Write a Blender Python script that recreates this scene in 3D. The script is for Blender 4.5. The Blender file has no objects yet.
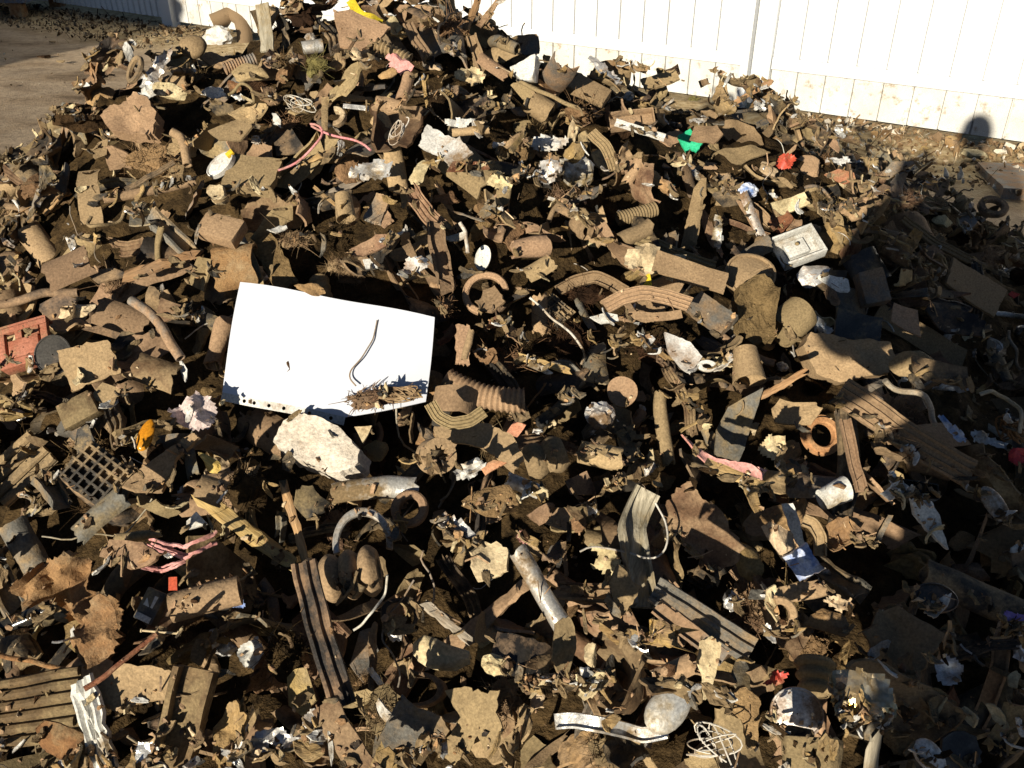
import bpy, bmesh, math, random
import numpy as np
from mathutils import Matrix, Vector

SC = bpy.context.scene
COL = SC.collection
RS = np.random.default_rng(20240)
D2R = math.radians

# ------------------------------------------------------------------ camera
TH = D2R(30.7); FPX = 890.0; CAMH = 1.6
cam_d = bpy.data.cameras.new('camera')
cam_d.sensor_width = 36.0
cam_d.lens = 36.0 * FPX / 1024.0
cam_d.clip_start = 0.02; cam_d.clip_end = 500.0
cam = bpy.data.objects.new('camera', cam_d); COL.objects.link(cam)
cam.location = (0, 0, CAMH); cam.rotation_euler = (math.pi / 2 - TH, 0, 0)
SC.camera = cam
RIGHT = np.array([1.0, 0, 0])
UPC = np.array([0, math.sin(TH), math.cos(TH)])
BACK = np.array([0, -math.cos(TH), math.sin(TH)])
EYE = np.array([0, 0, CAMH])

def ray(px, py):
    return RIGHT * ((px - 512) / FPX) - UPC * ((py - 384) / FPX) - BACK

def project(P):
    Q = np.asarray(P) - EYE
    d = -(Q @ BACK)
    d = np.where(d < 1e-3, 1e-3, d)
    return 512 + FPX * (Q @ RIGHT) / d, 384 - FPX * (Q @ UPC) / d, d

# ------------------------------------------------------------------ light
SUN_AZ = D2R(25.0); SUN_EL = D2R(14.8)
sun_dir = Vector((-math.sin(SUN_AZ) * math.cos(SUN_EL), -math.cos(SUN_AZ) * math.cos(SUN_EL), math.sin(SUN_EL)))
sl = bpy.data.lights.new('sun', 'SUN'); sl.energy = 5.0; sl.angle = D2R(0.5); sl.color = (1.0, 0.915, 0.765)
so = bpy.data.objects.new('sun', sl); COL.objects.link(so)
so.rotation_euler = sun_dir.to_track_quat('Z', 'Y').to_euler()
W = bpy.data.worlds.new('World'); SC.world = W; W.use_nodes = True
wn = W.node_tree.nodes; wl = W.node_tree.links
sky = wn.new('ShaderNodeTexSky'); sky.sky_type = 'NISHITA'; sky.sun_disc = False
sky.sun_elevation = SUN_EL; sky.sun_rotation = math.pi + SUN_AZ; sky.air_density = 0.5; sky.dust_density = 0.15; sky.ozone_density = 1.0
wl.new(sky.outputs[0], wn['Background'].inputs[0]); wn['Background'].inputs[1].default_value = 0.05
SC.view_settings.view_transform = 'Standard'; SC.view_settings.look = 'None'
SC.view_settings.exposure = 0.42; SC.view_settings.gamma = 1.0; SC.view_settings.use_curve_mapping = False
SC.cycles.max_bounces = 4; SC.cycles.diffuse_bounces = 1; SC.cycles.glossy_bounces = 2
SC.cycles.caustics_reflective = False; SC.cycles.caustics_refractive = False
SC.cycles.use_denoising = True

# ------------------------------------------------------------------ materials
DUST = (0.292, 0.202, 0.110)
EARTHY = {'dusty_rubber', 'tan_dust_coat', 'brown_scrap', 'dry_clod', 'ochre_foam', 'shade_dark_soil', 'split_wood', 'brown_cloth', 'cream_foam'}
def mat(name, c1, c2, dust=0.0, rough=0.8, metal=0.0, bump=0.5, scale=25.0, var=0.25, grain=False, spec=0.3,
        bscale=160.0, bdist=0.004, dustcol=DUST, huevar=0.015, speck=(0.72, 1.22)):
    m = bpy.data.materials.new(name); m.use_nodes = True
    N = m.node_tree.nodes; L = m.node_tree.links
    p = N['Principled BSDF']
    if name in EARTHY:
        c1 = (c1[0] * 1.02, c1[1] * .955, c1[2] * .86); c2 = (c2[0] * 1.02, c2[1] * .955, c2[2] * .86)
        if dustcol is not DUST: dustcol = (dustcol[0] * 1.02, dustcol[1] * .955, dustcol[2] * .86)
    tc = N.new('ShaderNodeTexCoord'); oi = N.new('ShaderNodeObjectInfo')
    mul = N.new('ShaderNodeMath'); mul.operation = 'MULTIPLY'; mul.inputs[1].default_value = 37.0
    L.new(oi.outputs['Random'], mul.inputs[0])
    add = N.new('ShaderNodeVectorMath'); add.operation = 'ADD'
    L.new(tc.outputs['Object'], add.inputs[0]); L.new(mul.outputs[0], add.inputs[1])
    src = add.outputs[0]
    gsrc = src
    if grain:
        mp = N.new('ShaderNodeVectorMath'); mp.operation = 'MULTIPLY'; mp.inputs[1].default_value = (0.12, 1.6, 1.6)
        L.new(src, mp.inputs[0]); gsrc = mp.outputs[0]
    def noise(sc, det, ro, s):
        n = N.new('ShaderNodeTexNoise'); n.inputs['Scale'].default_value = sc
        n.inputs['Detail'].default_value = det; n.inputs['Roughness'].default_value = ro
        L.new(s, n.inputs['Vector']); return n.outputs[0]
    def rng_(s, a, b, c=0.0, d=1.0):
        r = N.new('ShaderNodeMapRange'); r.inputs[1].default_value = a; r.inputs[2].default_value = b
        r.inputs[3].default_value = c; r.inputs[4].default_value = d; L.new(s, r.inputs[0]); return r.outputs[0]
    def mix(f, a, b, mode='MIX'):
        x = N.new('ShaderNodeMix'); x.data_type = 'RGBA'; x.blend_type = mode
        if isinstance(f, float): x.inputs[0].default_value = f
        else: L.new(f, x.inputs[0])
        for i, v in ((6, a), (7, b)):
            if isinstance(v, tuple): x.inputs[i].default_value = (*v, 1)
            else: L.new(v, x.inputs[i])
        return x.outputs[2]
    n1 = noise(scale, 5, 0.6, gsrc)
    col = mix(rng_(n1, 0.36, 0.64), c1, c2)
    fine = noise(bscale * 1.7, 2, 0.6, gsrc)
    rgh = None
    if dust > 0:
        n2 = noise(14.0, 7, 0.68, src)
        k = 0.66 - 0.42 * dust
        f = rng_(n2, k - 0.07, k + 0.09)
        col = mix(f, col, dustcol)
        rgh = rng_(f, 0, 1, rough, 0.95)
    spk = rng_(fine, 0.3, 0.7, *speck)
    cc = N.new('ShaderNodeCombineColor')
    for i in range(3): L.new(spk, cc.inputs[i])
    col = mix(1.0, col, cc.outputs[0], 'MULTIPLY')
    hs = N.new('ShaderNodeHueSaturation')
    L.new(col, hs.inputs['Color'])
    L.new(rng_(oi.outputs['Random'], 0, 1, 1 - var, 1 + var), hs.inputs['Value'])
    w = N.new('ShaderNodeMath'); w.operation = 'FRACT'
    m2 = N.new('ShaderNodeMath'); m2.operation = 'MULTIPLY'; m2.inputs[1].default_value = 91.7
    L.new(oi.outputs['Random'], m2.inputs[0]); L.new(m2.outputs[0], w.inputs[0])
    L.new(rng_(w.outputs[0], 0, 1, 0.5 - huevar, 0.5 + huevar), hs.inputs['Hue'])
    L.new(hs.outputs[0], p.inputs['Base Color'])
    if rgh is not None: L.new(rgh, p.inputs['Roughness'])
    else: p.inputs['Roughness'].default_value = rough
    p.inputs['Metallic'].default_value = metal
    p.inputs['Specular IOR Level'].default_value = spec
    if bump > 0:
        nb = noise(bscale * 0.55, 5, 0.65, gsrc)
        b = N.new('ShaderNodeBump'); b.inputs['Strength'].default_value = bump; b.inputs['Distance'].default_value = bdist
        L.new(nb, b.inputs['Height']); L.new(b.outputs[0], p.inputs['Normal'])
    return m

MT = {
 'dust':   mat('dusty_rubber', (0.16, 0.115, 0.068), (0.25, 0.18, 0.105), dust=0.75, var=0.3),
 'tan':    mat('tan_dust_coat', (0.26, 0.185, 0.11), (0.36, 0.265, 0.16), dust=0.45, var=0.26, dustcol=(0.33, 0.24, 0.145)),
 'brown':  mat('brown_scrap', (0.09, 0.056, 0.032), (0.18, 0.115, 0.065), dust=0.38, var=0.32),
 'rub':    mat('black_rubber', (0.022, 0.02, 0.018), (0.06, 0.05, 0.038), dust=0.32, rough=0.6, var=0.3),
 'rubd':   mat('half_dusty_rubber', (0.045, 0.038, 0.03), (0.11, 0.082, 0.053), dust=0.54, rough=0.7, var=0.3),
 'grey':   mat('grey_plastic', (0.13, 0.12, 0.10), (0.20, 0.185, 0.155), dust=0.4, rough=0.6, var=0.25),
 'soil':   mat('shade_dark_soil', (0.022, 0.014, 0.008), (0.075, 0.046, 0.024), rough=0.97, bump=1.0, bscale=110, bdist=0.012, var=0.3, spec=0.1),  # soil toned extra dark so gaps between pieces read as deep shade
 'clod':   mat('dry_clod', (0.17, 0.115, 0.062), (0.27, 0.185, 0.10), rough=0.97, bump=1.0, bscale=120, bdist=0.010, var=0.25, spec=0.1),
 'foam':   mat('ochre_foam', (0.27, 0.18, 0.085), (0.40, 0.28, 0.135), dust=0.35, rough=0.95, bump=0.8, bscale=140, bdist=0.006, var=0.2),
 'cream':  mat('cream_foam', (0.50, 0.41, 0.26), (0.66, 0.57, 0.39), dust=0.22, rough=0.9, bump=0.7, bscale=120, bdist=0.005, var=0.12),
 'white':  mat('dirty_white_plastic', (0.62, 0.60, 0.54), (0.76, 0.74, 0.68), dust=0.16, rough=0.55, bump=0.3, var=0.1),
 'paper':  mat('crumpled_paper', (0.55, 0.53, 0.48), (0.74, 0.72, 0.67), dust=0.24, rough=0.85, bump=0.4, var=0.12),
 'wood':   mat('split_wood', (0.30, 0.19, 0.085), (0.52, 0.37, 0.19), dust=0.22, rough=0.85, bump=0.8, grain=True, scale=60, var=0.22),
 'woodg':  mat('weathered_wood', (0.25, 0.21, 0.15), (0.44, 0.38, 0.29), dust=0.25, rough=0.85, bump=0.8, grain=True, scale=60, var=0.15),
 'foil':   mat('aluminium_foil', (0.62, 0.60, 0.56), (0.82, 0.81, 0.77), dust=0.30, rough=0.34, metal=0.55, bump=0.6, bscale=70, bdist=0.006, var=0.1),
 'steel':  mat('bright_metal', (0.52, 0.49, 0.43), (0.72, 0.70, 0.65), dust=0.34, rough=0.3, metal=0.5, bump=0.3, var=0.1),
 'rust':   mat('rusty_brown', (0.16, 0.068, 0.03), (0.29, 0.14, 0.06), dust=0.3, rough=0.9, bump=0.9, var=0.2),
 'red':    mat('red_plastic', (0.50, 0.045, 0.04), (0.62, 0.08, 0.06), dust=0.12, rough=0.45, bump=0.2, var=0.1),
 'redbr':  mat('brick_red_plastic', (0.36, 0.12, 0.07), (0.46, 0.18, 0.115), dust=0.24, rough=0.7, bump=0.4, var=0.1),
 'pink':   mat('pink_plastic_film', (0.58, 0.23, 0.21), (0.72, 0.37, 0.34), dust=0.16, rough=0.6, bump=0.4, var=0.1),
 'pinkw':  mat('pinkish_foam', (0.58, 0.44, 0.40), (0.72, 0.60, 0.55), dust=0.22, rough=0.8, bump=0.6, var=0.1),
 'yellow': mat('yellow_plastic', (0.72, 0.47, 0.02), (0.82, 0.58, 0.05), dust=0.10, rough=0.5, bump=0.2, var=0.05),
 'ywood':  mat('yellow_wood', (0.48, 0.32, 0.08), (0.64, 0.46, 0.15), dust=0.2, rough=0.85, bump=0.8, grain=True, scale=60, var=0.1),
 'green':  mat('green_plastic', (0.02, 0.42, 0.16), (0.05, 0.55, 0.25), dust=0.08, rough=0.4, bump=0.2, var=0.03),
 'amber':  mat('amber_plastic', (0.55, 0.17, 0.01), (0.66, 0.26, 0.02), dust=0.08, rough=0.25, bump=0.1, var=0.05),
 'orange': mat('orange_plastic', (0.62, 0.25, 0.13), (0.70, 0.33, 0.2), dust=0.15, rough=0.6, bump=0.3, var=0.05),
 'terra':  mat('terracotta_rubber', (0.42, 0.19, 0.09), (0.52, 0.26, 0.13), dust=0.2, rough=0.8, bump=0.3, var=0.05),
 'cloth':  mat('brown_cloth', (0.20, 0.115, 0.055), (0.32, 0.20, 0.10), dust=0.2, rough=0.97, bump=0.9, bscale=220, bdist=0.004, var=0.1),
 'purple': mat('purple_plastic', (0.30, 0.15, 0.5), (0.5, 0.36, 0.66), dust=0.1, rough=0.5, bump=0.2, var=0.05),
 'bluew':  mat('blue_white_wrapper', (0.16, 0.24, 0.5), (0.72, 0.74, 0.78), dust=0.1, rough=0.4, bump=0.4, scale=60, var=0.05),
 'goldf':  mat('gold_wrapper', (0.62, 0.36, 0.04), (0.72, 0.64, 0.46), dust=0.12, rough=0.25, metal=0.7, bump=0.6, bscale=60, var=0.05),
 'gloss':  mat('glossy_black_plastic', (0.015, 0.014, 0.013), (0.03, 0.027, 0.022), dust=0.16, rough=0.18, bump=0.1, var=0.1, spec=0.5),
 'smoke':  mat('smoky_dark_plastic', (0.035, 0.034, 0.032), (0.07, 0.065, 0.055), dust=0.25, rough=0.35, bump=0.2, var=0.1, spec=0.5),
 'stone':  mat('pale_concrete', (0.60, 0.53, 0.41), (0.74, 0.67, 0.54), dust=0.03, rough=0.95, bump=0.9, bscale=90, bdist=0.006, var=0.1),
 'moss':   mat('dry_moss', (0.13, 0.105, 0.035), (0.20, 0.165, 0.06), rough=0.97, bump=1.0, var=0.15),
 'sheet':  mat('white_document_paper', (0.66, 0.69, 0.74), (0.69, 0.72, 0.77), rough=0.35, bump=0.12, bscale=14, bdist=0.004, var=0.0, scale=6, spec=0.5, speck=(.99, 1.01)),
 'wire':   mat('dull_wire', (0.20, 0.17, 0.125), (0.36, 0.31, 0.24), dust=0.3, rough=0.6, bump=0.0, var=0.3),
 'wirew':  mat('white_cable', (0.50, 0.46, 0.38), (0.66, 0.62, 0.54), dust=0.22, rough=0.6, bump=0.0, var=0.1),
}

# ------------------------------------------------------------------ geometry kit (numpy vertices + face lists)
def fbm(P, scale, rng, octs=3, waves=5):
    out = np.zeros(len(P)); amp = 1.0
    for _ in range(octs):
        Dm = rng.normal(size=(waves, 3)); ph = rng.uniform(0, 6.28, waves)
        out += amp * np.sin(P @ (Dm.T * scale) + ph).sum(1) / (waves ** 0.5)
        amp *= 0.5; scale *= 2.1
    return out

def fbm2(P, *a, **k):
    Q = np.zeros((len(P), 3)); Q[:, :2] = P[:, :2]; return fbm(Q, *a, **k)

def join(*parts):
    V = []; F = []; n = 0
    for v, f in parts:
        V.append(np.asarray(v, float)); F += [[i + n for i in q] for q in f]; n += len(v)
    return np.vstack(V), F

def roll(V, R, phi=0.0):
    c, s = math.cos(phi), math.sin(phi)
    u = V[:, 0] * c + V[:, 1] * s; v = -V[:, 0] * s + V[:, 1] * c; z = V[:, 2]
    a = np.clip(u / R, -2.9, 2.9)
    u2 = (R - z) * np.sin(a); z2 = R - (R - z) * np.cos(a)
    return np.stack([u2 * c - v * s, u2 * s + v * c, z2], 1)

def sheet(outl, th, rings=(0.35, 0.65, 0.88, 1.0), zf=None):
    outl = np.asarray(outl, float); n = len(outl); c = outl.mean(0)
    pts = [c[None]] + [c + (outl - c) * r for r in rings]
    T2 = np.vstack(pts); m = len(T2)
    z = zf(T2) if zf is not None else np.zeros(m)
    top = np.column_stack([T2, z + th / 2]); bot = np.column_stack([T2, z - th / 2])
    V = np.vstack([top, bot]); F = []
    for i in range(n):
        j = (i + 1) % n
        F.append([0, 1 + i, 1 + j]); F.append([m, m + 1 + j, m + 1 + i])
        for r in range(len(rings) - 1):
            a = 1 + r * n; b = a + n
            F.append([a + i, b + i, b + j, a + j]); F.append([m + a + i, m + a + j, m + b + j, m + b + i])
        e = 1 + (len(rings) - 1) * n
        F.append([e + i, m + e + i, m + e + j, e + j])
    return V, F

def torn(l, w, rng, n=34, box=0.5, jag=0.09):
    if box == 0 and jag == 0:
        t = np.linspace(0, 2 * math.pi, n, endpoint=False); return np.column_stack([l / 2 * np.cos(t), w / 2 * np.sin(t)])
    k = int(rng.integers(5, 9)); t = (np.arange(k) + rng.uniform(-.34, .34, k)) / k * 2 * math.pi + rng.uniform(0, 6.28)
    r = rng.uniform(.78, 1.22, k) * ((1 - box) + box * np.minimum(1 / np.maximum(np.abs(np.cos(t)), np.abs(np.sin(t))), 1.3))
    P = np.column_stack([r * np.cos(t), r * np.sin(t)]); per = max(4, n // k); out = []
    for q in range(k):
        A, B = P[q], P[(q + 1) % k]; nrm = np.array([B[1] - A[1], A[0] - B[0]]); h = np.zeros(per + 1)
        st = rng.choice([.15, .6, 1.15]) * jag          # some edges cut clean, some torn
        s = per
        for lev in range(3):
            idx = np.linspace(0, per, 2 ** (lev + 1) + 1); h += np.interp(np.arange(per + 1), idx, np.concatenate([[0], rng.normal(size=len(idx) - 2), [0]])) * st * 1.5 / (1 + lev)
        for m in range(per): out.append(A + (B - A) * (m / per) + nrm * h[m])
    return np.array(out) * np.array([l / 2, w / 2])

def edgepts(poly, per=6, jag=0.0, rng=None):
    poly = np.asarray(poly, float); out = []
    for i in range(len(poly)):
        a, b = poly[i], poly[(i + 1) % len(poly)]
        for k in range(per):
            q = a + (b - a) * (k / per)
            if jag and rng is not None and k: q = q + rng.normal(size=2) * jag
            out.append(q)
    return np.array(out)

def angular(l, w, rng, k=None, per=6):
    k = k or int(rng.integers(4, 7))
    a = np.sort((np.arange(k) + rng.uniform(-.32, .32, k)) / k * 2 * math.pi) + rng.uniform(0, 6.28)
    r = rng.uniform(.75, 1.25, k)
    P = np.column_stack([l / 2 * r * np.cos(a), w / 2 * r * np.sin(a)])
    return edgepts(P, per)

def sheetmod(V, l, w, rng, bend=0.0, crump=0.0, phi=None, cs=2.2):
    if crump:
        V[:, 2] += crump * w * fbm2(V, cs / max(w, 1e-3), rng, 3) * .5
    if bend:
        V = roll(V, l / bend, rng.uniform(-.5, .5) if phi is None else phi)
        V[:, 2] -= (V[:, 2].max() + V[:, 2].min()) / 2
    return V

def S_torn(l, w, rng, th=.005, bend=.7, crump=.12, box=.4, jag=.07, phi=None, n=34):
    V, F = sheet(torn(l, w, rng, n, box, jag), th); return sheetmod(V, l, w, rng, bend, crump, phi), F
def S_ang(l, w, rng, th=.004, bend=.4, crump=.03, k=None, phi=None):
    V, F = sheet(angular(l, w, rng, k), th); return sheetmod(V, l, w, rng, bend, crump, phi), F
def S_rect(l, w, rng, th=.006, bend=.0, crump=.04, jag=.03, phi=0.0, ribs=0, ribh=.003, taper=1.0, round=0.0):
    P = [(-l/2, -w/2), (l/2, -w/2*taper), (l/2, w/2*taper), (-l/2, w/2)]
    if round:
        P = []
        for sx, sy, a0 in ((1, -1, -90), (1, 1, 0), (-1, 1, 90), (-1, -1, 180)):
            for q in range(4):
                a = D2R(a0 + q * 30); rr = round * min(l, w)
                P.append((sx * (l/2 - rr) + rr * math.cos(a), sy * (w/2 - rr) + rr * math.sin(a)))
    O = edgepts(P, 10 if not round else 3, jag * w * .4, rng)
    zf = (lambda q: ribh * np.sign(np.sin(q[:, 1] / w * math.pi * 2 * ribs))) if ribs else None
    V, F = sheet(O, th, rings=(.2, .4, .6, .8, 1.0), zf=zf)
    return sheetmod(V, l, w, rng, bend, crump, phi), F
def S_fold(l, w, rng, th=.004, ang=1.2):
    V, F = S_ang(l, w, rng, th, 0, .02)
    k = V[:, 1] > 0; y = V[:, 1].copy()
    V[k, 1] = y[k] * math.cos(ang); V[k, 2] += y[k] * math.sin(ang)
    V[:, 2] -= V[:, 2].mean(); return V, F
def inside(P, O):
    x, y = P[:, 0], P[:, 1]; r = np.zeros(len(P), bool); n = len(O)
    for i in range(n):
        x1, y1 = O[i]; x2, y2 = O[(i + 1) % n]
        k = (y1 > y) != (y2 > y); r ^= k & (x < (x2 - x1) * (y - y1) / (y2 - y1 + 1e-15) + x1)
    return r
def drape(O, rng, amp, res=20, th=.0015, folds=3.0):
    # crushed thin film or cloth: a fine grid cut to an outline, creased along many directions
    lo, hi = O.min(0), O.max(0); s = (hi - lo).max(); nx = max(6, int(res * (hi[0] - lo[0]) / s)); ny = max(6, int(res * (hi[1] - lo[1]) / s))
    X, Y = np.meshgrid(np.linspace(lo[0], hi[0], nx), np.linspace(lo[1], hi[1], ny)); P = np.column_stack([X.ravel(), Y.ravel()])
    P = P + rng.normal(size=P.shape) * s / res * .18; ins = inside(P, O); w = (hi - lo).min(); z = np.zeros(len(P))
    for q in range(9):
        a = rng.uniform(0, 6.28); d = np.array([math.cos(a), math.sin(a)]); f = folds * (1 + q * .45) / w * rng.uniform(.6, 1.2); u = P @ d * f + rng.uniform(0, 6) + .8 * np.sin(P @ np.array([-d[1], d[0]]) * f * .6 + rng.uniform(0, 6))
        tri = np.abs((u / math.pi) % 2 - 1) * 2 - 1; z += tri * amp * w * .11 / (1 + q * .32)
    V = np.column_stack([P, z]); V[:, :2] *= 1 - .35 * np.clip(np.abs(z) / w, 0, .5)[:, None]
    F = [[j * nx + i, j * nx + i + 1, (j + 1) * nx + i + 1, (j + 1) * nx + i] for j in range(ny - 1) for i in range(nx - 1)]
    F = [f for f in F if sum(ins[k] for k in f) >= 3]
    if not F: F = [[0, 1, nx + 1, nx]]
    used = sorted({k for f in F for k in f}); mp = {k: i for i, k in enumerate(used)}; V = V[used]; F = [[mp[k] for k in f] for f in F]; n = len(V)
    ed = {}
    for f in F:
        for k in range(4): e = (f[k], f[(k + 1) % 4]); ed[e] = 1
    rim = [e for e in ed if (e[1], e[0]) not in ed]
    G = [[k + n for k in f][::-1] for f in F] + [[e[1], e[0], e[0] + n, e[1] + n] for e in rim]
    return np.vstack([V, V - np.array([0, 0, th])]), F + G
def S_crumple(l, w, rng, th=.0012, amp=.5, n=26):
    return drape(torn(l * 1.1, w * 1.15, rng, n, .5, .05), rng, amp * 2.0, 17, th)

def frames(path):
    P = np.asarray(path, float); T = np.gradient(P, axis=0)
    T /= np.linalg.norm(T, axis=1)[:, None] + 1e-12
    up = np.array([0, 0, 1.0])
    if abs(T[0] @ up) > .9: up = np.array([0, 1.0, 0])
    n = up - T[0] * (up @ T[0]); n /= np.linalg.norm(n); Ns = [n]
    for i in range(1, len(P)):
        n = Ns[-1] - T[i] * (Ns[-1] @ T[i]); n /= np.linalg.norm(n) + 1e-12; Ns.append(n)
    Ns = np.array(Ns); B = np.cross(T, Ns)
    return P, T, Ns, B
def sweep(path, prof, scale=None, caps=True, flip=False):
    P, T, Nn, B = frames(path); prof = np.asarray(prof, float); k = len(prof); m = len(P)
    sc = np.ones(m) if scale is None else np.asarray(scale)
    V = (P[:, None] + sc[:, None, None] * (prof[None, :, :1] * B[:, None] + prof[None, :, 1:] * Nn[:, None])).reshape(-1, 3)
    F = []
    for i in range(m - 1):
        for j in range(k):
            q = [i * k + j, i * k + (j + 1) % k, (i + 1) * k + (j + 1) % k, (i + 1) * k + j]
            F.append(q[::-1] if flip else q)
    if caps: F.append(list(range(k))[::-1]); F.append([(m - 1) * k + j for j in range(k)])
    return V, F
def circ(r, n=12, ry=None):
    a = np.linspace(0, 2 * math.pi, n, endpoint=False)
    return np.column_stack([r * np.cos(a), (ry or r) * np.sin(a)])
def arcpath(l, curve=0.0, m=12, wob=0.0, rng=None):
    u = np.linspace(-.5, .5, m)
    if abs(curve) > 1e-3:
        R = l / curve; P = np.column_stack([R * np.sin(u * curve), R * (1 - np.cos(u * curve)), 0 * u])
    else: P = np.column_stack([u * l, 0 * u, 0 * u])
    if wob and rng is not None:
        for ax in (1, 2): P[:, ax] += wob * l * (np.sin(u * rng.uniform(4, 9) + rng.uniform(0, 6)) * .5 + np.sin(u * rng.uniform(12, 18) + rng.uniform(0, 6)) * .2)
    P -= (P.max(0) + P.min(0)) / 2
    return P
def pipe(path, r, wall=.25, n=14, scale=None, ry=None):
    path = np.asarray(path, float); m = len(path)
    o, fo = sweep(path, circ(r, n, ry), scale, caps=False)
    ri = r * (1 - wall); i_, fi = sweep(path, circ(ri, n, None if ry is None else ry * (1 - wall)), scale, caps=False, flip=True)
    V, F = join((o, fo), (i_, fi)); k = n; off = m * n
    for j in range(k):
        jj = (j + 1) % k
        F.append([j, off + j, off + jj, jj]); e = (m - 1) * k
        F.append([e + j, e + jj, off + e + jj, off + e + j])
    return V, F
def S_tube(l, w, rng, wall=.25, curve=.0, flat=1.0, wob=.01):
    sc = 1 - rng.uniform(.0, .25) * (.5 + .5 * np.sin(np.linspace(0, 5, 14) + rng.uniform(0, 6)))
    V, F = pipe(arcpath(l, curve, 14, wob, rng), w / 2, wall, 16, sc, ry=w / 2 * flat)
    return rag_ends(V, 14, 16, w, rng), F
def S_rod(l, w, rng, curve=.0, wob=.03, taper=1.0):
    return sweep(arcpath(l, curve, 14, wob, rng), circ(w / 2, 10), np.linspace(1, taper, 14))
def S_corr(l, w, rng, curve=.0, ribs=14, depth=.16, wall=.3):
    m = ribs * 6 + 1
    sc = 1 - depth * (0.5 - .5 * np.cos(np.linspace(0, ribs * 2 * math.pi, m)))
    return pipe(arcpath(l, curve, m), w / 2, wall, 18, sc)
PROFS = {
 'flat': [(-.5,-.06),(.5,-.06),(.5,.06),(-.5,.06)],
 'channel': [(-.5,-.2),(.5,-.2),(.5,.25),(.36,.25),(.36,-.06),(-.36,-.06),(-.36,.25),(-.5,.25)],
 'seal': [(-.5,-.1),(.2,-.1),(.3,-.25),(.5,-.2),(.5,.2),(.3,.28),(.15,.2),(.1,.02),(-.5,.02)],
 'ridged': [(-.5,-.08),(.5,-.08),(.5,.06),(.42,.10),(.36,.02),(.24,.02),(.18,.12),(.10,.02),(-.04,.02),(-.10,.12),(-.17,.02),(-.3,.02),(-.36,.11),(-.42,.03),(-.5,.05)],
 'double': [(-.5,-.12),(.5,-.12),(.5,.10),(.44,.17),(.33,.17),(.27,.02),(.08,.02),(.03,.17),(-.1,.17),(-.15,.02),(-.3,.02),(-.36,.15),(-.46,.15),(-.5,.08)],
 'ell': [(-.5,-.08),(.5,-.08),(.5,.04),(-.38,.04),(-.38,.7),(-.5,.7)],
 'half': None }
def S_strip(l, w, rng, prof='flat', curve=.2, twist=.0, wob=.02, rag=.0):
    pr = np.array(PROFS[prof]) * w
    V, F = sweep(arcpath(l, curve, 18, wob, rng), pr)
    if twist:
        a = V[:, 0] / l * twist; y = V[:, 1].copy(); z = V[:, 2].copy()
        V[:, 1] = y * np.cos(a) - z * np.sin(a); V[:, 2] = y * np.sin(a) + z * np.cos(a)
    if rag:
        k = np.abs(V[:, 0]) > l * .42; V[k, 0] += rng.normal(size=k.sum()) * rag * w
    return V, F
def S_shell(l, w, rng, th=.004, arc=2.4, jag=.05, taper=1.0):
    # a piece of a cylinder wall, open side down
    O = edgepts([(-l/2,-.5),(l/2,-.5*taper),(l/2,.5*taper),(-l/2,.5)], 9)
    O[:, 0] += rng.normal(size=len(O)) * jag * l * .5; R = w / 2 / math.sin(min(arc, math.pi) / 2)
    O[:, 1] *= R * arc
    V, F = sheet(O, th, rings=(.2, .4, .6, .8, 1.0))
    V[:, 2] *= -1
    V = roll(V, R, math.pi / 2); V[:, 2] *= -1
    V[:, 2] -= (V[:, 2].max() + V[:, 2].min()) / 2
    return V, F
_ico = {}
def ico(s):
    if s not in _ico:
        b = bmesh.new(); bmesh.ops.create_icosphere(b, subdivisions=s, radius=1.0)
        _ico[s] = (np.array([v.co[:] for v in b.verts]), [[v.index for v in f.verts] for f in b.faces]); b.free()
    v, f = _ico[s]; return v.copy(), [list(q) for q in f]
def S_lump(l, w, rng, h=.7, rough=.12, cuts=5, sub=3, fs=3.0):
    V, F = ico(sub)
    for _ in range(int(cuts * 1.8)):
        n = rng.normal(size=3); n /= np.linalg.norm(n); d = rng.uniform(.42, .80)
        q = V @ n; k = q > d; V[k] -= np.outer(q[k] - d, n)
    V *= (1 + rough * fbm(V, fs, rng, 4))[:, None]
    V = V / (np.ptp(V, axis=0) / 2)
    return V * np.array([l / 2, w / 2, h * w / 2]), F
def S_foilball(l, w, rng, h=.8):
    V, F = ico(3); V *= (1 - .34 * np.abs(fbm(V, 3.4, rng, 3)) * .8)[:, None]
    return V * np.array([l / 2, w / 2, h * w / 2]) * 1.18, F
def S_splinter(l, w, rng, th=.45, rag=1.0, curve=.0, taper=.8):
    k = 7; m = 13; a = np.linspace(0, 2 * math.pi, k, endpoint=False) + rng.uniform(-.25, .25, k)
    r = rng.uniform(.75, 1.15, k)
    pr = np.column_stack([np.clip(r * np.cos(a) * 1.1, -.9, .9) * w / 2, np.clip(r * np.sin(a) * 1.1, -.9, .9) * w / 2 * th])
    V, F = sweep(arcpath(l, curve, m, .01, rng), pr, np.linspace(1, taper, m))
    V = V.reshape(m, k, 3)
    V[0, :, 0] += rng.uniform(-.9, .9, k) * w * rag * .6; V[-1, :, 0] += rng.uniform(-.9, 1.2, k) * w * rag * .6
    V += rng.normal(size=V.shape) * w * .035
    return V.reshape(-1, 3), F
def lathe(prof, n=28, closed=True):
    pr = np.asarray(prof, float); k = len(pr); a = np.linspace(0, 2 * math.pi, n, endpoint=False)
    V = np.stack([pr[None, :, 0] * np.cos(a)[:, None], pr[None, :, 0] * np.sin(a)[:, None], np.repeat(pr[None, :, 1], n, 0)], 2).reshape(-1, 3)
    F = []
    for i in range(n):
        j = (i + 1) % n
        for q in range(k if closed else k - 1):
            q2 = (q + 1) % k
            F.append([i * k + q, j * k + q, j * k + q2, i * k + q2])
    return V, F
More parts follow.
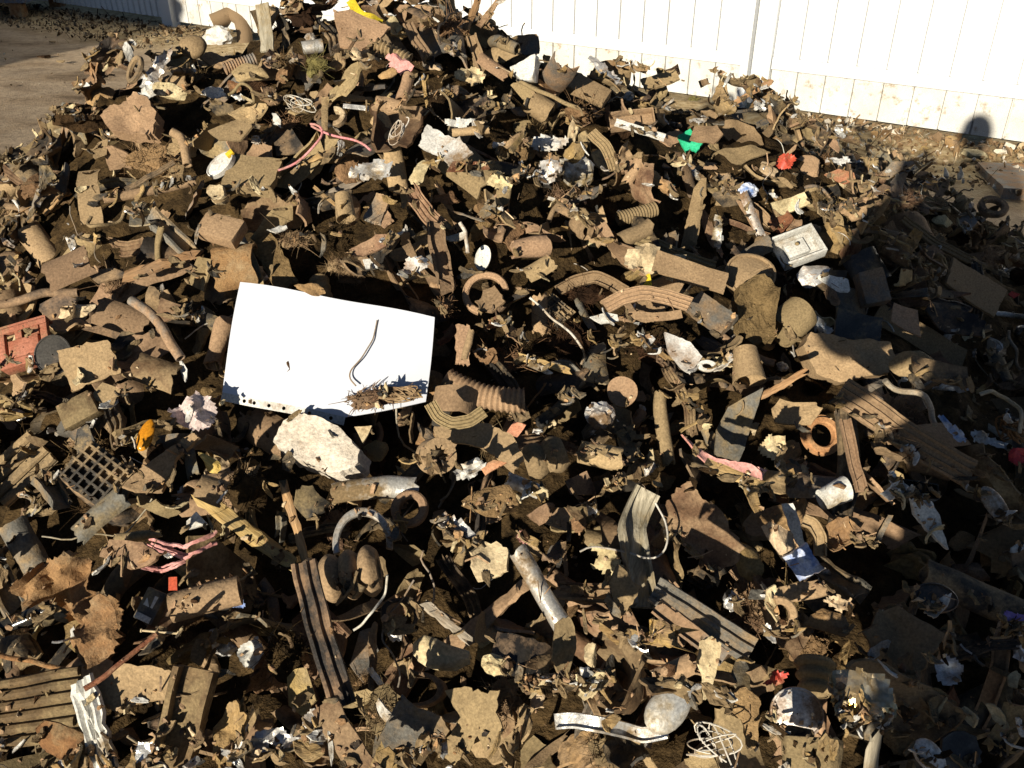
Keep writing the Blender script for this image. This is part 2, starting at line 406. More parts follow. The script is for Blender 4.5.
def S_ring(l, w, rng, hole=.6, thick=.35, squash=1.0, step=False, arc=None, wob=.02):
    R = l / 2; r = R * hole; h = thick * l / 2; c = (R - r) * .18
    pr = [(r, -h + c), (r + c, -h), (R - c, -h), (R, -h + c), (R, h - c), (R - c, h), (r + c, h), (r, h - c)]
    if step: pr = [(r, -h), (R, -h), (R, h * .1), (R - (R-r)*.3, h * .1), (R - (R-r)*.35, h), (r + (R-r)*.15, h), (r, h * .6)]
    if arc is None: V, F = lathe(pr, 32)
    else:
        m = 26; a = np.linspace(-arc / 2, arc / 2, m); k = len(pr); pr = np.array(pr)
        V = np.stack([pr[None, :, 0] * np.cos(a)[:, None], pr[None, :, 0] * np.sin(a)[:, None], np.repeat(pr[None, :, 1], m, 0)], 2).reshape(-1, 3)
        F = [[i * k + q, (i + 1) * k + q, (i + 1) * k + (q + 1) % k, i * k + (q + 1) % k] for i in range(m - 1) for q in range(k)]
        F += [list(range(k))[::-1], [(m - 1) * k + q for q in range(k)]]
    V[:, 1] *= squash * w / l if w else squash
    V[:, 2] += wob * l * fbm(V, 2 / l, rng, 1)
    return V, F
def S_cap(l, w, rng, h=.25, lip=.1, dome=.15):
    R = l / 2; H_ = h * l
    pr = [(0.001, dome * H_), (R * .5, dome * H_ * .8), (R * (1 - lip), 0), (R * (1 - lip * .6), H_ * .25), (R, H_ * .2), (R, -H_ * .5), (R * .93, -H_ * .5), (R * .9, -H_ * .12), (0.001, -H_ * .08)]
    V, F = lathe(pr, 30); V[:, 1] *= w / l; return V, F
def S_cup(l, w, rng, taper=.8, wall=.08):
    # open at -X end ... axis along X, length l, diameter w
    R = w / 2
    pr = [(0.001, -l/2), (R * taper, -l/2), (R, l/2), (R * (1 - wall), l/2), (R * (taper - wall), -l/2 + .1 * l), (0.001, -l/2 + .1 * l)]
    V, F = lathe(pr, 26); return V[:, [2, 0, 1]], F
def S_can(l, w, rng):
    R = w / 2
    pr = [(0.001, -l/2), (R, -l/2), (R, l/2 * .9), (R * .96, l/2), (R * .88, l/2), (R * .84, l/2 * .9), (R * .4, l/2 * .88), (0.001, l/2 * .84)]
    V, F = lathe(pr, 28); return V[:, [2, 0, 1]], F
def S_bellow(l, w, rng, lobes=4, taper=1.0, hole=.45):
    R = w / 2; m = lobes * 8 + 1; z = np.linspace(-l/2, l/2, m)
    rr = R * np.linspace(1, taper, m) * (.74 + .26 * np.abs(np.sin(np.linspace(0, lobes * math.pi, m))))
    pr = [(hole * R, -l/2)] + list(zip(rr, z)) + [(hole * R * taper, l/2), (hole * R * .9, 0)]
    V, F = lathe(pr, 26); return V[:, [2, 0, 1]], F
def S_gear(l, w, rng, teeth=10):
    # thick ring with inward teeth
    n = teeth * 4; a = np.linspace(0, 2 * math.pi, n, endpoint=False); R = l / 2; h = w / 2
    ri = np.where((np.arange(n) % 4) < 2, R * .62, R * .42)
    ring = lambda r, z: np.column_stack([r * np.cos(a), r * np.sin(a), np.full(n, z)])
    V = np.vstack([ring(np.full(n, R), h), ring(ri, h), ring(ri, -h), ring(np.full(n, R), -h)]); F = []
    for i in range(n):
        j = (i + 1) % n
        for q in range(4):
            b, c = q * n, ((q + 1) % 4) * n
            F.append([b + i, c + i, c + j, b + j])
    return V, F
def strands(n, l, w, rng, r=.0006, le=.4):
    parts = []
    for _ in range(n):
        d = rng.normal(size=3); d[2] = abs(d[2]) * .8; d /= np.linalg.norm(d)
        p0 = d * np.array([l, w, w * .7]) * .5 * rng.uniform(.4, .95)
        t = rng.normal(size=3); t = t + d * .6; t /= np.linalg.norm(t); c = rng.normal(size=3) * 1.6
        u = np.linspace(0, 1, 5)[:, None]; L = le * w * rng.uniform(.4, 1.1)
        P = p0 + t * u * L + c * (u * u) * L * .45
        parts.append(sweep(P, circ(r * rng.uniform(.7, 1.6), 3), np.linspace(1, .4, 5)))
    return parts
def S_tuft(l, w, rng, n=70, h=.6, r=.0006, le=.34, rough=.3):
    return join(S_lump(l * .9, w * .9, rng, h, rough, 0, 3, 3.0), *strands(int(n * 1.4), l, w, rng, r, le))
def S_tangle(l, w, rng, n=8, r=.0016):
    parts = []
    for _ in range(n):
        u = np.linspace(0, 1, 22); a = u * rng.uniform(4, 9) + rng.uniform(0, 6)
        P = np.column_stack([l * .5 * np.sin(a) * rng.uniform(.5, 1) + .1 * l * rng.normal(), w * .5 * np.cos(a * rng.uniform(.6, 1.3)) * rng.uniform(.5, 1), w * .25 * np.sin(a * .7 + rng.uniform(0, 6))])
        parts.append(sweep(P, circ(r, 5)))
    return join(*parts)
def box(sx, sy, sz, c=(0, 0, 0), bev=.12):
    b = bmesh.new(); bmesh.ops.create_cube(b, size=1.0)
    for v in b.verts: v.co = Vector((v.co.x * sx, v.co.y * sy, v.co.z * sz))
    if bev: bmesh.ops.bevel(b, geom=list(b.edges), offset=bev * min(sx, sy, sz), segments=2, affect='EDGES', profile=.6)
    b.verts.ensure_lookup_table(); b.verts.index_update()
    V = np.array([v.co[:] for v in b.verts]) + np.array(c); F = [[v.index for v in f.verts] for f in b.faces]; b.free()
    return V, F
def S_box(l, w, rng, h=.6, bev=.12):
    V, F = box(l, w, h * w, bev=bev); return V, F
def S_tray(l, w, rng, h=.5):
    t = .06 * w; H_ = h * w
    return join(box(l, w, t), box(l, t, H_, (0, w/2 - t/2, H_/2), .1), box(l, t, H_, (0, -w/2 + t/2, H_/2), .1), box(t, w * .9, H_ * .98, (l/2 - t/2, 0, H_/2), .1), box(l*.5, w*.5, H_*.5, (-.05*l, 0, H_*.3), .15))
def S_grill(l, w, rng, nx=6, ny=5):
    parts = [S_rect(l, w, rng, .003, 0, .02)]
    for i in range(nx): parts.append(box(.06 * l / 1.5, w * .96, .16 * w, (-l/2 + l * (i + .5) / nx, 0, .07 * w), .1))
    for i in range(ny): parts.append(box(l * .97, .06 * w / 1.3, .15 * w, (0, -w/2 + w * (i + .5) / ny, .07 * w), .1))
    return join(*parts)
def S_slats(l, w, rng, n=5):
    parts = [box(l, w, .02 * w, (0, 0, -.05 * w), .1)]
    for i in range(n): parts.append(sweep(arcpath(l * rng.uniform(.9, 1.0), 0, 4) + np.array([0, -w/2 + w * (i + .5) / n, 0]), circ(w / n * .42, 8, w / n * .32)))
    return join(*parts)
def S_holed(l, w, rng, th=.012):
    # plate with a raised rim and rectangular holes, one mesh of bars
    b = [box(l, w * .16, th, (0, w * .42, 0)), box(l, w * .16, th, (0, -w * .42, 0)), box(l * .14, w * .66, th * .98, (l * .43, 0, 0)), box(l * .14, w * .66, th * .98, (-l * .43, 0, 0)),
         box(l * .60, w * .44, th * .9, (.0, -w * .10, 0)), box(l * .14, w * .2, th * .88, (-l * .08, w * .24, 0)), box(l * .16, w * .2, th * .86, (l * .25, w * .24, 0)),
         box(l, th * .6, th * 2.2, (0, w * .49, -th * .6)), box(l * .98, th * .6, th * 2.3, (0, -w * .49, -th * .6))]
    return join(*b)
def S_fan(l, w, rng):
    V, F = S_cap(l, l, rng, h=.22, lip=.12, dome=.3); parts = [(V, F)]
    for a in np.linspace(-1.0, .3, 5):
        parts.append(box(l * .34, l * .035, l * .05, (0, 0, 0), .2)); v = parts[-1][0]; v[:, 0] += l * .24
        c, s = math.cos(a), math.sin(a); x = v[:, 0].copy(); y = v[:, 1].copy(); v[:, 0] = x * c - y * s; v[:, 1] = x * s + y * c; v[:, 2] += l * .04
    V, F = join(*parts); V[:, 1] *= w / l; return V, F
def S_spoon(l, w, rng):
    V, F = ico(3); V = V * np.array([l / 2, w / 2, w * .22]); V[:, 1] *= 1 - .25 * (V[:, 0] / l); return V, F
def S_bundle(l, w, rng, n=4, r=None, curve=.8):
    parts = []
    for i in range(n):
        P = arcpath(l * rng.uniform(.85, 1.1), curve * rng.uniform(.7, 1.2), 16, .03, rng); P[:, 1] += rng.normal() * w * .16; P[:, 2] += rng.normal() * w * .1
        parts.append(sweep(P, circ(r or w * .12, 6)))
    return join(*parts)
def S_layers(l, w, rng, n=3, th=.004):
    parts = []
    for i in range(n):
        V, F = S_torn(l * rng.uniform(.7, 1), w * rng.uniform(.6, 1), rng, th, .5, .3); V += np.array([rng.normal() * l * .08, rng.normal() * w * .1, i * th * 2.2]); parts.append((V, F))
    return join(*parts)
def S_nail(l, w, rng):
    return join(sweep(arcpath(l, 0, 6), circ(w * .16, 8)), sweep(np.array([[l/2, 0, 0], [l/2 + w * .2, 0, 0]]), circ(w * .45, 10)), sweep(np.array([[-l/2 - w * .15, 0, 0], [-l/2, 0, 0]]), circ(w * .3, 8)))
def damage(V, l, w, rng, amt=1.0):
    # knocks, crushing and warping that every piece of shredded scrap carries
    q = V + rng.uniform(-5, 5, 3)
    D = np.column_stack([fbm(q, 1.6 / max(w, .004), rng, 2, 4) for _ in range(3)]) * .026 * w
    D += np.column_stack([fbm(q, 1.5 / max(l, .01), rng, 1, 3) for _ in range(3)]) * .085 * min(w * 1.4, l * .5)
    return V + D * amt
def rag_ends(V, m, n, w, rng, amt=.28):
    # frayed cut at both ends of a swept tube (outer wall first, then inner wall)
    t = np.linspace(0, 2 * math.pi, n, endpoint=False)
    for e, s in ((0, 1), (m - 1, -1)):
        h = amt * w * (.5 * np.sin(t + rng.uniform(0, 6)) + .35 * np.sin(3 * t + rng.uniform(0, 6)) + .3 * rng.normal(size=n))
        for off in range(0, len(V), m * n):
            V[off + e * n: off + e * n + n, 0] += s * np.clip(h, -.1 * w, None) * .7
    return V
SH = {k[2:]: v for k, v in globals().items() if k.startswith('S_')}

def make_mesh(name, V, F, m, ang=38.0):
    me = bpy.data.meshes.new(name)
    me.from_pydata(np.asarray(V).tolist(), [], F); me.materials.append(m)
    me.polygons.foreach_set('use_smooth', np.ones(len(F), dtype=bool)); me.set_sharp_from_angle(angle=D2R(ang)); me.update()
    return me

def link(name, me, parent=None, loc=None, M4=None):
    o = bpy.data.objects.new(name, me); COL.objects.link(o)
    if parent is not None: o.parent = parent
    if M4 is not None: o.matrix_basis = M4
    elif loc is not None: o.location = loc
    return o
def tag(o, label=None, cat=None, group=None, kind=None):
    for k, v in (('label', label), ('category', cat), ('group', group), ('kind', kind)):
        if v: o[k] = v
    return o
def basis(e1, e2, n, loc, s=1.0):
    M4 = Matrix.Identity(4)
    for r in range(3):
        M4[r][0] = e1[r] * s; M4[r][1] = e2[r] * s; M4[r][2] = n[r] * s; M4[r][3] = loc[r]
    return M4

# ------------------------------------------------------------------ the mound as a height field
PEAKS = [[-0.336, 2.389, 1.325, 0.778, 0.393], [0.386, 2.384, 1.075, 0.674, 0.319], [1.053, 3.218, 0.69, 0.541, 0.229],
         [-1.45, 1.70, 0.61, 0.73, 0.313], [-0.80, 2.2, 1.235, 1.05, 0.2], [-0.391, 1.806, 0.65, 0.847, 0.166]]
X0, Y0, RES, NX, NY = -3.6, -0.9, 0.01, 760, 700
def target_h(x, y):
    h = np.array([hp + a - np.sqrt(a * a + k * k * ((x - cx) ** 2 + (y - cy) ** 2)) for cx, cy, hp, k, a in PEAKS])
    sp = lambda q, s: s * np.log1p(np.exp(np.clip(q / s, -40, 40)))
    pl = .59 + .36 * (y - .736); pl = .85 - sp(.85 - pl, .05) - .6 * sp(np.abs(x) - .8, .1) - 1.5 * sp(.48 - y, .05) - 1.1 * sp(y - 1.9, .08)
    h = np.concatenate([h, pl[None]])
    m = h.max(0); return m + .05 * np.log(np.exp((h - m) / .05).sum(0))
gx = X0 + np.arange(NX) * RES; gy = Y0 + np.arange(NY) * RES
GX, GY = np.meshgrid(gx, gy)
TG = target_h(GX, GY)
_n = fbm2(np.column_stack([GX.ravel(), GY.ravel()]), 9.0, np.random.default_rng(5), 3).reshape(GX.shape)
TG = TG + .016 * _n
HF = np.maximum(TG - .085, 0.0)
BASE = HF.copy()
TS = np.arange(.45, 7.5, .006)
def hit(px, py, field=None):
    f = HF if field is None else field
    d = ray(px, py)
    X = d[0] * TS; Y = d[1] * TS; Z = CAMH + d[2] * TS
    i = np.clip(((X - X0) / RES).astype(int), 0, NX - 1); j = np.clip(((Y - Y0) / RES).astype(int), 0, NY - 1)
    b = Z < f[j, i]
    if not b.any():
        t = CAMH / -d[2] if d[2] < 0 else 7.5
        return EYE + d * t, t, d
    t = TS[int(np.argmax(b))]
    return EYE + d * t, t, d
def field_at(P, f=None):
    f = HF if f is None else f
    i = np.clip(((P[:, 0] - X0) / RES).astype(int), 0, NX - 1); j = np.clip(((P[:, 1] - Y0) / RES).astype(int), 0, NY - 1)
    return f[j, i]
def raise_field(P):
    i = ((P[:, 0] - X0) / RES).astype(int); j = ((P[:, 1] - Y0) / RES).astype(int)
    k = (i >= 0) & (i < NX) & (j >= 0) & (j < NY)
    np.maximum.at(HF, (j[k], i[k]), P[k, 2])
def slope_n(x, y, e=.06):
    a = target_h(np.array([x - e, x + e, x, x]), np.array([y, y, y - e, y + e]))
    if a.max() < .02: return np.array([0, 0, 1.0])
    n = np.array([-(a[1] - a[0]) / (2 * e), -(a[3] - a[2]) / (2 * e), 1.0]); return n / np.linalg.norm(n)
MASK = np.zeros((768, 1024), bool); STRICT = np.zeros((768, 1024), bool)
def splat(P, r=3):
    x, y, _ = project(P)
    for dx in range(-r, r + 1, 2):
        for dy in range(-r, r + 1, 2):
            i = (x + dx).astype(int); j = (y + dy).astype(int); k = (i >= 0) & (i < 1024) & (j >= 0) & (j < 768)
            MASK[j[k], i[k]] = True
def unit(v): return v / np.linalg.norm(v)

# ------------------------------------------------------------------ loose scrap: one prototype set per kind
# kind: (category, group, count, [(material, adjective, shape, kwargs, (lmin,lmax), aspect)], size words)
KINDS = {
 'rubber_scrap': ('rubber', 'torn rubber scraps of the heap', 300, [
    ('dust', 'torn dusty brown', 'torn', dict(th=.004, bend=1.5, crump=.26), (.045, .125), .62),
    ('tan', 'torn tan-dusted', 'torn', dict(th=.004, bend=1.0, crump=.2), (.045, .12), .7),
    ('rubd', 'torn half-black', 'torn', dict(th=.004, bend=1.8, crump=.3), (.05, .12), .55),
    ('rub', 'torn black', 'torn', dict(th=.004, bend=1.4, crump=.3), (.05, .11), .6),
    ('brown', 'crumpled brown', 'torn', dict(th=.004, bend=2.0, crump=.42), (.05, .12), .7)]),
 'rubber_curl': ('rubber', 'curled rubber shreds of the heap', 290, [
    ('dust', 'curled dusty', 'torn', dict(th=.003, bend=2.6, crump=.3, jag=.06, box=.6), (.05, .13), .32),
    ('tan', 'curled tan', 'torn', dict(th=.003, bend=2.0, crump=.3, jag=.06, box=.6), (.04, .11), .36),
    ('rub', 'curled black', 'torn', dict(th=.003, bend=2.6, crump=.3, jag=.06, box=.6), (.05, .13), .3),
    ('brown', 'twisted brown', 'strip', dict(prof='flat', curve=1.4, twist=2.2, rag=.4, wob=.05), (.06, .15), .2),
    ('grey', 'curled grey', 'torn', dict(th=.003, bend=2.2, crump=.2, jag=.06), (.05, .11), .36)]),
 'plastic_shard': ('plastic', 'broken plastic shards of the heap', 290, [
    ('dust', 'angular dusty brown', 'ang', dict(th=.003, bend=.7, crump=.08), (.035, .10), .55),
    ('tan', 'angular tan', 'ang', dict(th=.003, bend=.5, crump=.06), (.035, .10), .6),
    ('grey', 'angular grey', 'ang', dict(th=.003, bend=1.0, crump=.06), (.04, .11), .5),
    ('rub', 'angular black', 'ang', dict(th=.003, bend=.8, crump=.06), (.04, .11), .55),
    ('dust', 'folded dusty', 'fold', dict(), (.05, .10), .65)]),
 'curved_shell': ('plastic', 'curved shell pieces of the heap', 240, [
    ('dust', 'curved dusty brown', 'shell', dict(arc=2.4, th=.003, jag=.12), (.05, .11), .5),
    ('grey', 'curved grey', 'shell', dict(arc=1.8, th=.003, jag=.1), (.05, .12), .45),
    ('tan', 'curved tan', 'shell', dict(arc=2.8, taper=.7, th=.003, jag=.12), (.04, .10), .55),
    ('rub', 'curved black', 'shell', dict(arc=2.2, th=.003, jag=.1), (.05, .11), .5)]),
 'rubber_strip': ('strip', 'rubber strips of the heap', 285, [
    ('dust', 'flat dusty', 'strip', dict(prof='flat', curve=.7, twist=1.0, rag=.35, wob=.04), (.07, .19), .15),
    ('rub', 'grooved black', 'strip', dict(prof='double', curve=.4, rag=.2), (.08, .18), .14),
    ('brown', 'ridged brown', 'strip', dict(prof='ridged', curve=.6, rag=.25, wob=.03), (.08, .15), .18),
    ('tan', 'channelled tan', 'strip', dict(prof='channel', curve=.4, rag=.2, wob=.03), (.07, .15), .15),
    ('rub', 'lipped black', 'strip', dict(prof='seal', curve=1.2, twist=.8, wob=.04), (.09, .2), .11)]),
 'hose_piece': ('hose', 'cut hose pieces of the heap', 150, [
    ('dust', 'dusty bent', 'tube', dict(curve=.8, flat=.75), (.06, .14), .17),
    ('rub', 'black crushed', 'tube', dict(curve=.3, flat=.45), (.05, .12), .26),
    ('tan', 'tan squashed', 'tube', dict(curve=.5, flat=.5), (.05, .11), .28),
    ('brown', 'split brown', 'shell', dict(arc=4.6, th=.004, jag=.16), (.06, .12), .22),
    ('grey', 'grey curved', 'tube', dict(curve=1.4), (.07, .15), .13)]),
 'foam_chunk': ('foam', 'foam chunks of the heap', 210, [
    ('foam', 'ochre crumbly', 'lump', dict(h=.5, rough=.16, cuts=6), (.03, .08), .65),
    ('tan', 'tan knobbly', 'lump', dict(h=.5, rough=.14, cuts=5), (.035, .08), .7),
    ('cream', 'pale cream', 'lump', dict(h=.5, rough=.14, cuts=7), (.02, .05), .65),
    ('foam', 'flaky ochre', 'layers', dict(), (.04, .09), .6)]),
 'wood_splinter': ('wood', 'wood splinters of the heap', 210, [
    ('wood', 'pale split', 'splinter', dict(th=.35), (.04, .13), .13),
    ('woodg', 'weathered grey', 'splinter', dict(th=.3, curve=.25), (.05, .13), .17),
    ('brown', 'dark bark-brown', 'splinter', dict(th=.5, curve=.4, rag=1.4), (.06, .14), .17),
    ('tan', 'dusty flat', 'splinter', dict(th=.25), (.05, .12), .2)]),
 'soil_clod': ('clod', 'soil clods of the heap', 150, [
    ('clod', 'dry tan', 'lump', dict(h=.6, rough=.24, cuts=2), (.025, .07), .8),
    ('soil', 'dark crumbly', 'lump', dict(h=.7, rough=.3, cuts=0), (.04, .1), .8),
    ('clod', 'flat dry', 'lump', dict(h=.35, rough=.24, cuts=3), (.03, .08), .75)]),
 'wire_piece': ('wire', 'wire pieces of the heap', 120, [
    ('wire', 'thin dull', 'rod', dict(curve=1.4, wob=.1), (.07, .2), .014),
    ('wirew', 'thin pale', 'rod', dict(curve=2.2, wob=.12), (.06, .16), .014),
    ('rub', 'thin black', 'rod', dict(curve=1.7, wob=.1), (.08, .22), .026)]),
 'foil_scrap': ('foil', 'foil scraps of the heap', 150, [
    ('foil', 'crumpled silver', 'crumple', dict(amp=.8), (.02, .06), .65),
    ('foil', 'balled silver', 'foilball', dict(), (.018, .04), .85),
    ('steel', 'bent shiny', 'torn', dict(th=.0015, bend=2.0, crump=.4), (.025, .07), .35)]),
 'paper_scrap': ('paper', 'pale paper scraps of the heap', 110, [
    ('paper', 'crumpled white', 'crumple', dict(amp=.75), (.018, .05), .65),
    ('cream', 'torn cream', 'torn', dict(th=.0015, bend=1.4, crump=.4), (.025, .065), .55)]),
 'rubber_ring': ('ring', 'rubber rings of the heap', 20, [
    ('dust', 'dusty round', 'ring', dict(hole=.6, thick=.3), (.03, .055), 1.0),
    ('rub', 'black thin', 'ring', dict(hole=.78, thick=.16), (.03, .065), 1.0),
    ('dust', 'broken dusty', 'ring', dict(hole=.66, thick=.3, arc=3.6), (.04, .07), 1.0)]),
 'rubber_bush': ('bush', 'thick rubber bushes of the heap', 30, [
    ('dust', 'thick-walled dusty', 'tube', dict(wall=.5), (.03, .045), .8),
    ('tan', 'ribbed tan', 'bellow', dict(lobes=3), (.03, .055), .7),
    ('rubd', 'stubby dark', 'cup', dict(), (.03, .045), .85)]),
 'fibre_tuft': ('fibre', 'fibre tufts of the heap', 140, [
    ('soil', 'dark tangled', 'tuft', dict(n=90), (.05, .10), .75),
    ('brown', 'brown frayed', 'tuft', dict(n=100, h=.4, rough=.4), (.04, .09), .7),
    ('clod', 'dry matted', 'tuft', dict(n=80, h=.35, rough=.4), (.04, .08), .7)]),
 'plastic_bracket': ('bracket', 'broken brackets of the heap', 80, [
    ('dust', 'dusty angled', 'strip', dict(prof='ell', curve=0.15, wob=0.02, rag=.3), (.04, .09), .3),
    ('rub', 'black ribbed', 'grill', dict(nx=4, ny=3), (.04, .07), .7),
    ('grey', 'grey channelled', 'strip', dict(prof='channel', curve=0.1, wob=0.02, rag=.2), (.04, .09), .35)]),
 'board_piece': ('board', 'fibreboard pieces of the heap', 230, [
    ('tan', 'flat tan', 'torn', dict(th=.006, bend=.3, crump=.08, box=.8, jag=.05), (.045, .105), .62),
    ('brown', 'flat brown', 'torn', dict(th=.006, bend=.4, crump=.1, box=.8, jag=.06), (.05, .11), .55),
    ('foam', 'ochre rough', 'torn', dict(th=.009, bend=.2, crump=.12, box=.7), (.045, .09), .7),
    ('rust', 'rusty brown', 'torn', dict(th=.003, bend=.8, crump=.2, box=.6), (.04, .09), .55),
    ('dust', 'bent dusty', 'rect', dict(th=.004, jag=.05, bend=1.4, crump=.12), (.05, .11), .45)]),
}
NVAR = 5; SCL = 1.07
PROT = {}
for kd, (cat, grp, cnt, vs) in KINDS.items():
    L = []
    for (mk, adj, shp, kw, (l0, l1), asp) in vs:
        for v in range(NVAR):
            rng = np.random.default_rng(abs(hash_ := sum(ord(c) * (i + 7) for i, c in enumerate(kd + adj))) + v * 977)
            l0, l1 = l0 * SCL, l1 * SCL; l = .5 * (l0 + l1); a = asp * rng.uniform(.8, 1.25)
            V, F = SH[shp](l, l * a, rng, **kw)
            if shp not in ('tuft', 'tangle'): V = damage(V, l, l * a, rng, 1.25)
            V = V - (V.max(0) + V.min(0)) / 2
            cen = np.array([V[q].mean(0) for q in F])
            L.append(dict(V=V, P=np.vstack([V, cen]), me=make_mesh(kd, V, F, MT[mk], 15 if shp in ('crumple', 'foilball') else 38),
                          adj=adj, l=l, rng=(l0 / l, l1 / l)))
    PROT[kd] = L
# long shapes lie in the slope plane; lumps may turn any way
FLATK = {'rubber_scrap': .45, 'plastic_shard': .6, 'curved_shell': .55, 'rubber_strip': .5, 'hose_piece': .4, 'foam_chunk': .6, 'wood_splinter': .4, 'soil_clod': .5, 'wire_piece': .5,
         'foil_scrap': .6, 'paper_scrap': .5, 'rubber_ring': .5, 'rubber_bush': .7, 'fibre_tuft': .3, 'plastic_bracket': .6, 'board_piece': .5, 'rubber_curl': .6}
FILL = []
def drop(kd, px, py, over, use_mask, xy=None, maxfrac=.05):
    pr = PROT[kd][RS.integers(len(PROT[kd]))]
    if xy is None:
        P, t, d = hit(px, py); x, y = P[0], P[1]
    else: x, y = xy
    tgt = float(target_h(np.array([x]), np.array([y]))[0])
    cur = float(field_at(np.array([[x, y]]))[0])
    if tgt < -.03 or cur > max(tgt, 0) + over: return False
    s = math.exp(RS.uniform(math.log(pr['rng'][0]), math.log(pr['rng'][1])))
    n = unit(slope_n(x, y) + RS.normal(size=3) * FLATK[kd] * 1.25)
    if RS.random() < .10 and y < 1.8: n = unit(n + RS.normal(size=3) * 1.2)
    e1 = RS.normal(size=3); e1 = unit(e1 - n * (e1 @ n)); e2 = np.cross(n, e1)
    R = np.stack([e1, e2, n], 1) * s
    Q = pr['P'] @ R.T
    hq = field_at(Q + np.array([x, y, 0]))
    z = float(np.percentile(hq - Q[:, 2], 86))
    z = min(z, max(tgt, 0) + .05 + over)
    Wd = Q + np.array([x, y, z])
    if (y > 1.75 or x < -.8) and Wd[:, 2].max() > max(tgt, 0) + .085: return False
    if use_mask:
        ux, uy, _ = project(Wd); i = ux.astype(int); j = uy.astype(int)
        k = (i >= 0) & (i < 1024) & (j >= 0) & (j < 768)
        if k.any() and (MASK[j[k], i[k]].mean() > maxfrac or STRICT[j[k], i[k]].any()): return False
    raise_field(Wd)
    FILL.append((kd, pr, basis(e1, e2, n, (x, y, z), s), Wd[::3], Wd, s * pr['l'], e1))
    return True
LEFT = {k: v[2] for k, v in KINDS.items()}
def fill(total, over, use_mask, frac_world=.0, names=None):
    done = tries = 0
    while done < total and tries < total * 25:
        tries += 1
        ks = [k for k in (names or LEFT) if LEFT[k] > 0]
        if not ks: break
        w = np.array([LEFT[k] for k in ks], float); kd = ks[RS.choice(len(ks), p=w / w.sum())]
        if RS.random() < frac_world:
            ok = drop(kd, 0, 0, over, use_mask, (RS.uniform(-1.6, 2.4), RS.uniform(.6, 3.9)))
        else:
            px, py = RS.uniform(-40, 1064), RS.uniform(-10, 800)
            P, t, d = hit(px, py)
            if t > 6 or P[2] < .03 or RS.random() > max(.36, (t / 2.3) ** 2): continue
            ok = drop(kd, px, py, over, use_mask)
        if ok: LEFT[kd] -= 1; done += 1
    return done
#FILL1
N1 = fill(1700, .0, False, .25)

# ------------------------------------------------------------------ the pieces the photograph lets one tell apart, each set on the mound where it lies
LM = []
def frame_of(px, py, ang, f, up, rng, upz=0.0):
    P, t, d = hit(px, py)
    fx, fy = f if f is not None else (rng.uniform(-.22, .22), .30 + rng.uniform(-.12, .2))
    n = unit(RIGHT * fx + UPC * fy + BACK)
    a = D2R(ang); e1 = RIGHT * math.cos(a) + UPC * math.sin(a); e1 = unit(e1 - n * (e1 @ n)); e2 = np.cross(n, e1)
    loc = P - d * (up / 1.0)
    return loc, t - up, e1, e2, n
def plane_pts(pts, loc, e1, e2, n):
    out = []
    for x, y in pts:
        d = ray(x, y); s = ((loc - EYE) @ n) / (d @ n); q = EYE + d * s - loc
        out.append((q @ e1, q @ e2))
    return np.array(out)
def smooth_path(P, m=24):
    P = np.asarray(P, float); s = np.concatenate([[0], np.cumsum(np.linalg.norm(np.diff(P, axis=0), axis=1))]); u = np.linspace(0, s[-1], m * 3)
    Q = np.column_stack([np.interp(u, s, P[:, i]) for i in range(P.shape[1])])
    k = max(3, m // 3) | 1; pad = np.pad(Q, ((k, k), (0, 0)), mode='reflect', reflect_type='odd')
    Q = np.column_stack([np.convolve(pad[:, i], np.ones(k) / k, 'same')[k:-k] for i in range(P.shape[1])])
    return Q[np.linspace(0, len(Q) - 1, m).astype(int)]
HEROPTS = []
HID = 0
FC = None
def clear_front(mask, loc, n, thr=.12):
    # take away loose pieces that would lie over the piece just set down
    global FC
    if FC is None:
        P = np.vstack([f[3] for f in FILL]); x, y, _ = project(P); ids = np.repeat(np.arange(len(FILL)), [len(f[3]) for f in FILL])
        FC = dict(P=P, i=np.clip(x.astype(int), 0, 1023), j=np.clip(y.astype(int), 0, 767), ok=(x >= 0) & (x < 1024) & (y >= 0) & (y < 768), ids=ids, n=np.bincount(ids, minlength=len(FILL)), dead=np.zeros(len(FILL), bool))
    k = FC['ok'] & mask[FC['j'], FC['i']]
    k[k] = ((FC['P'][k] - loc) @ n) > .004
    cnt = np.bincount(FC['ids'][k], minlength=len(FILL)) / FC['n']
    FC['dead'] |= cnt > thr
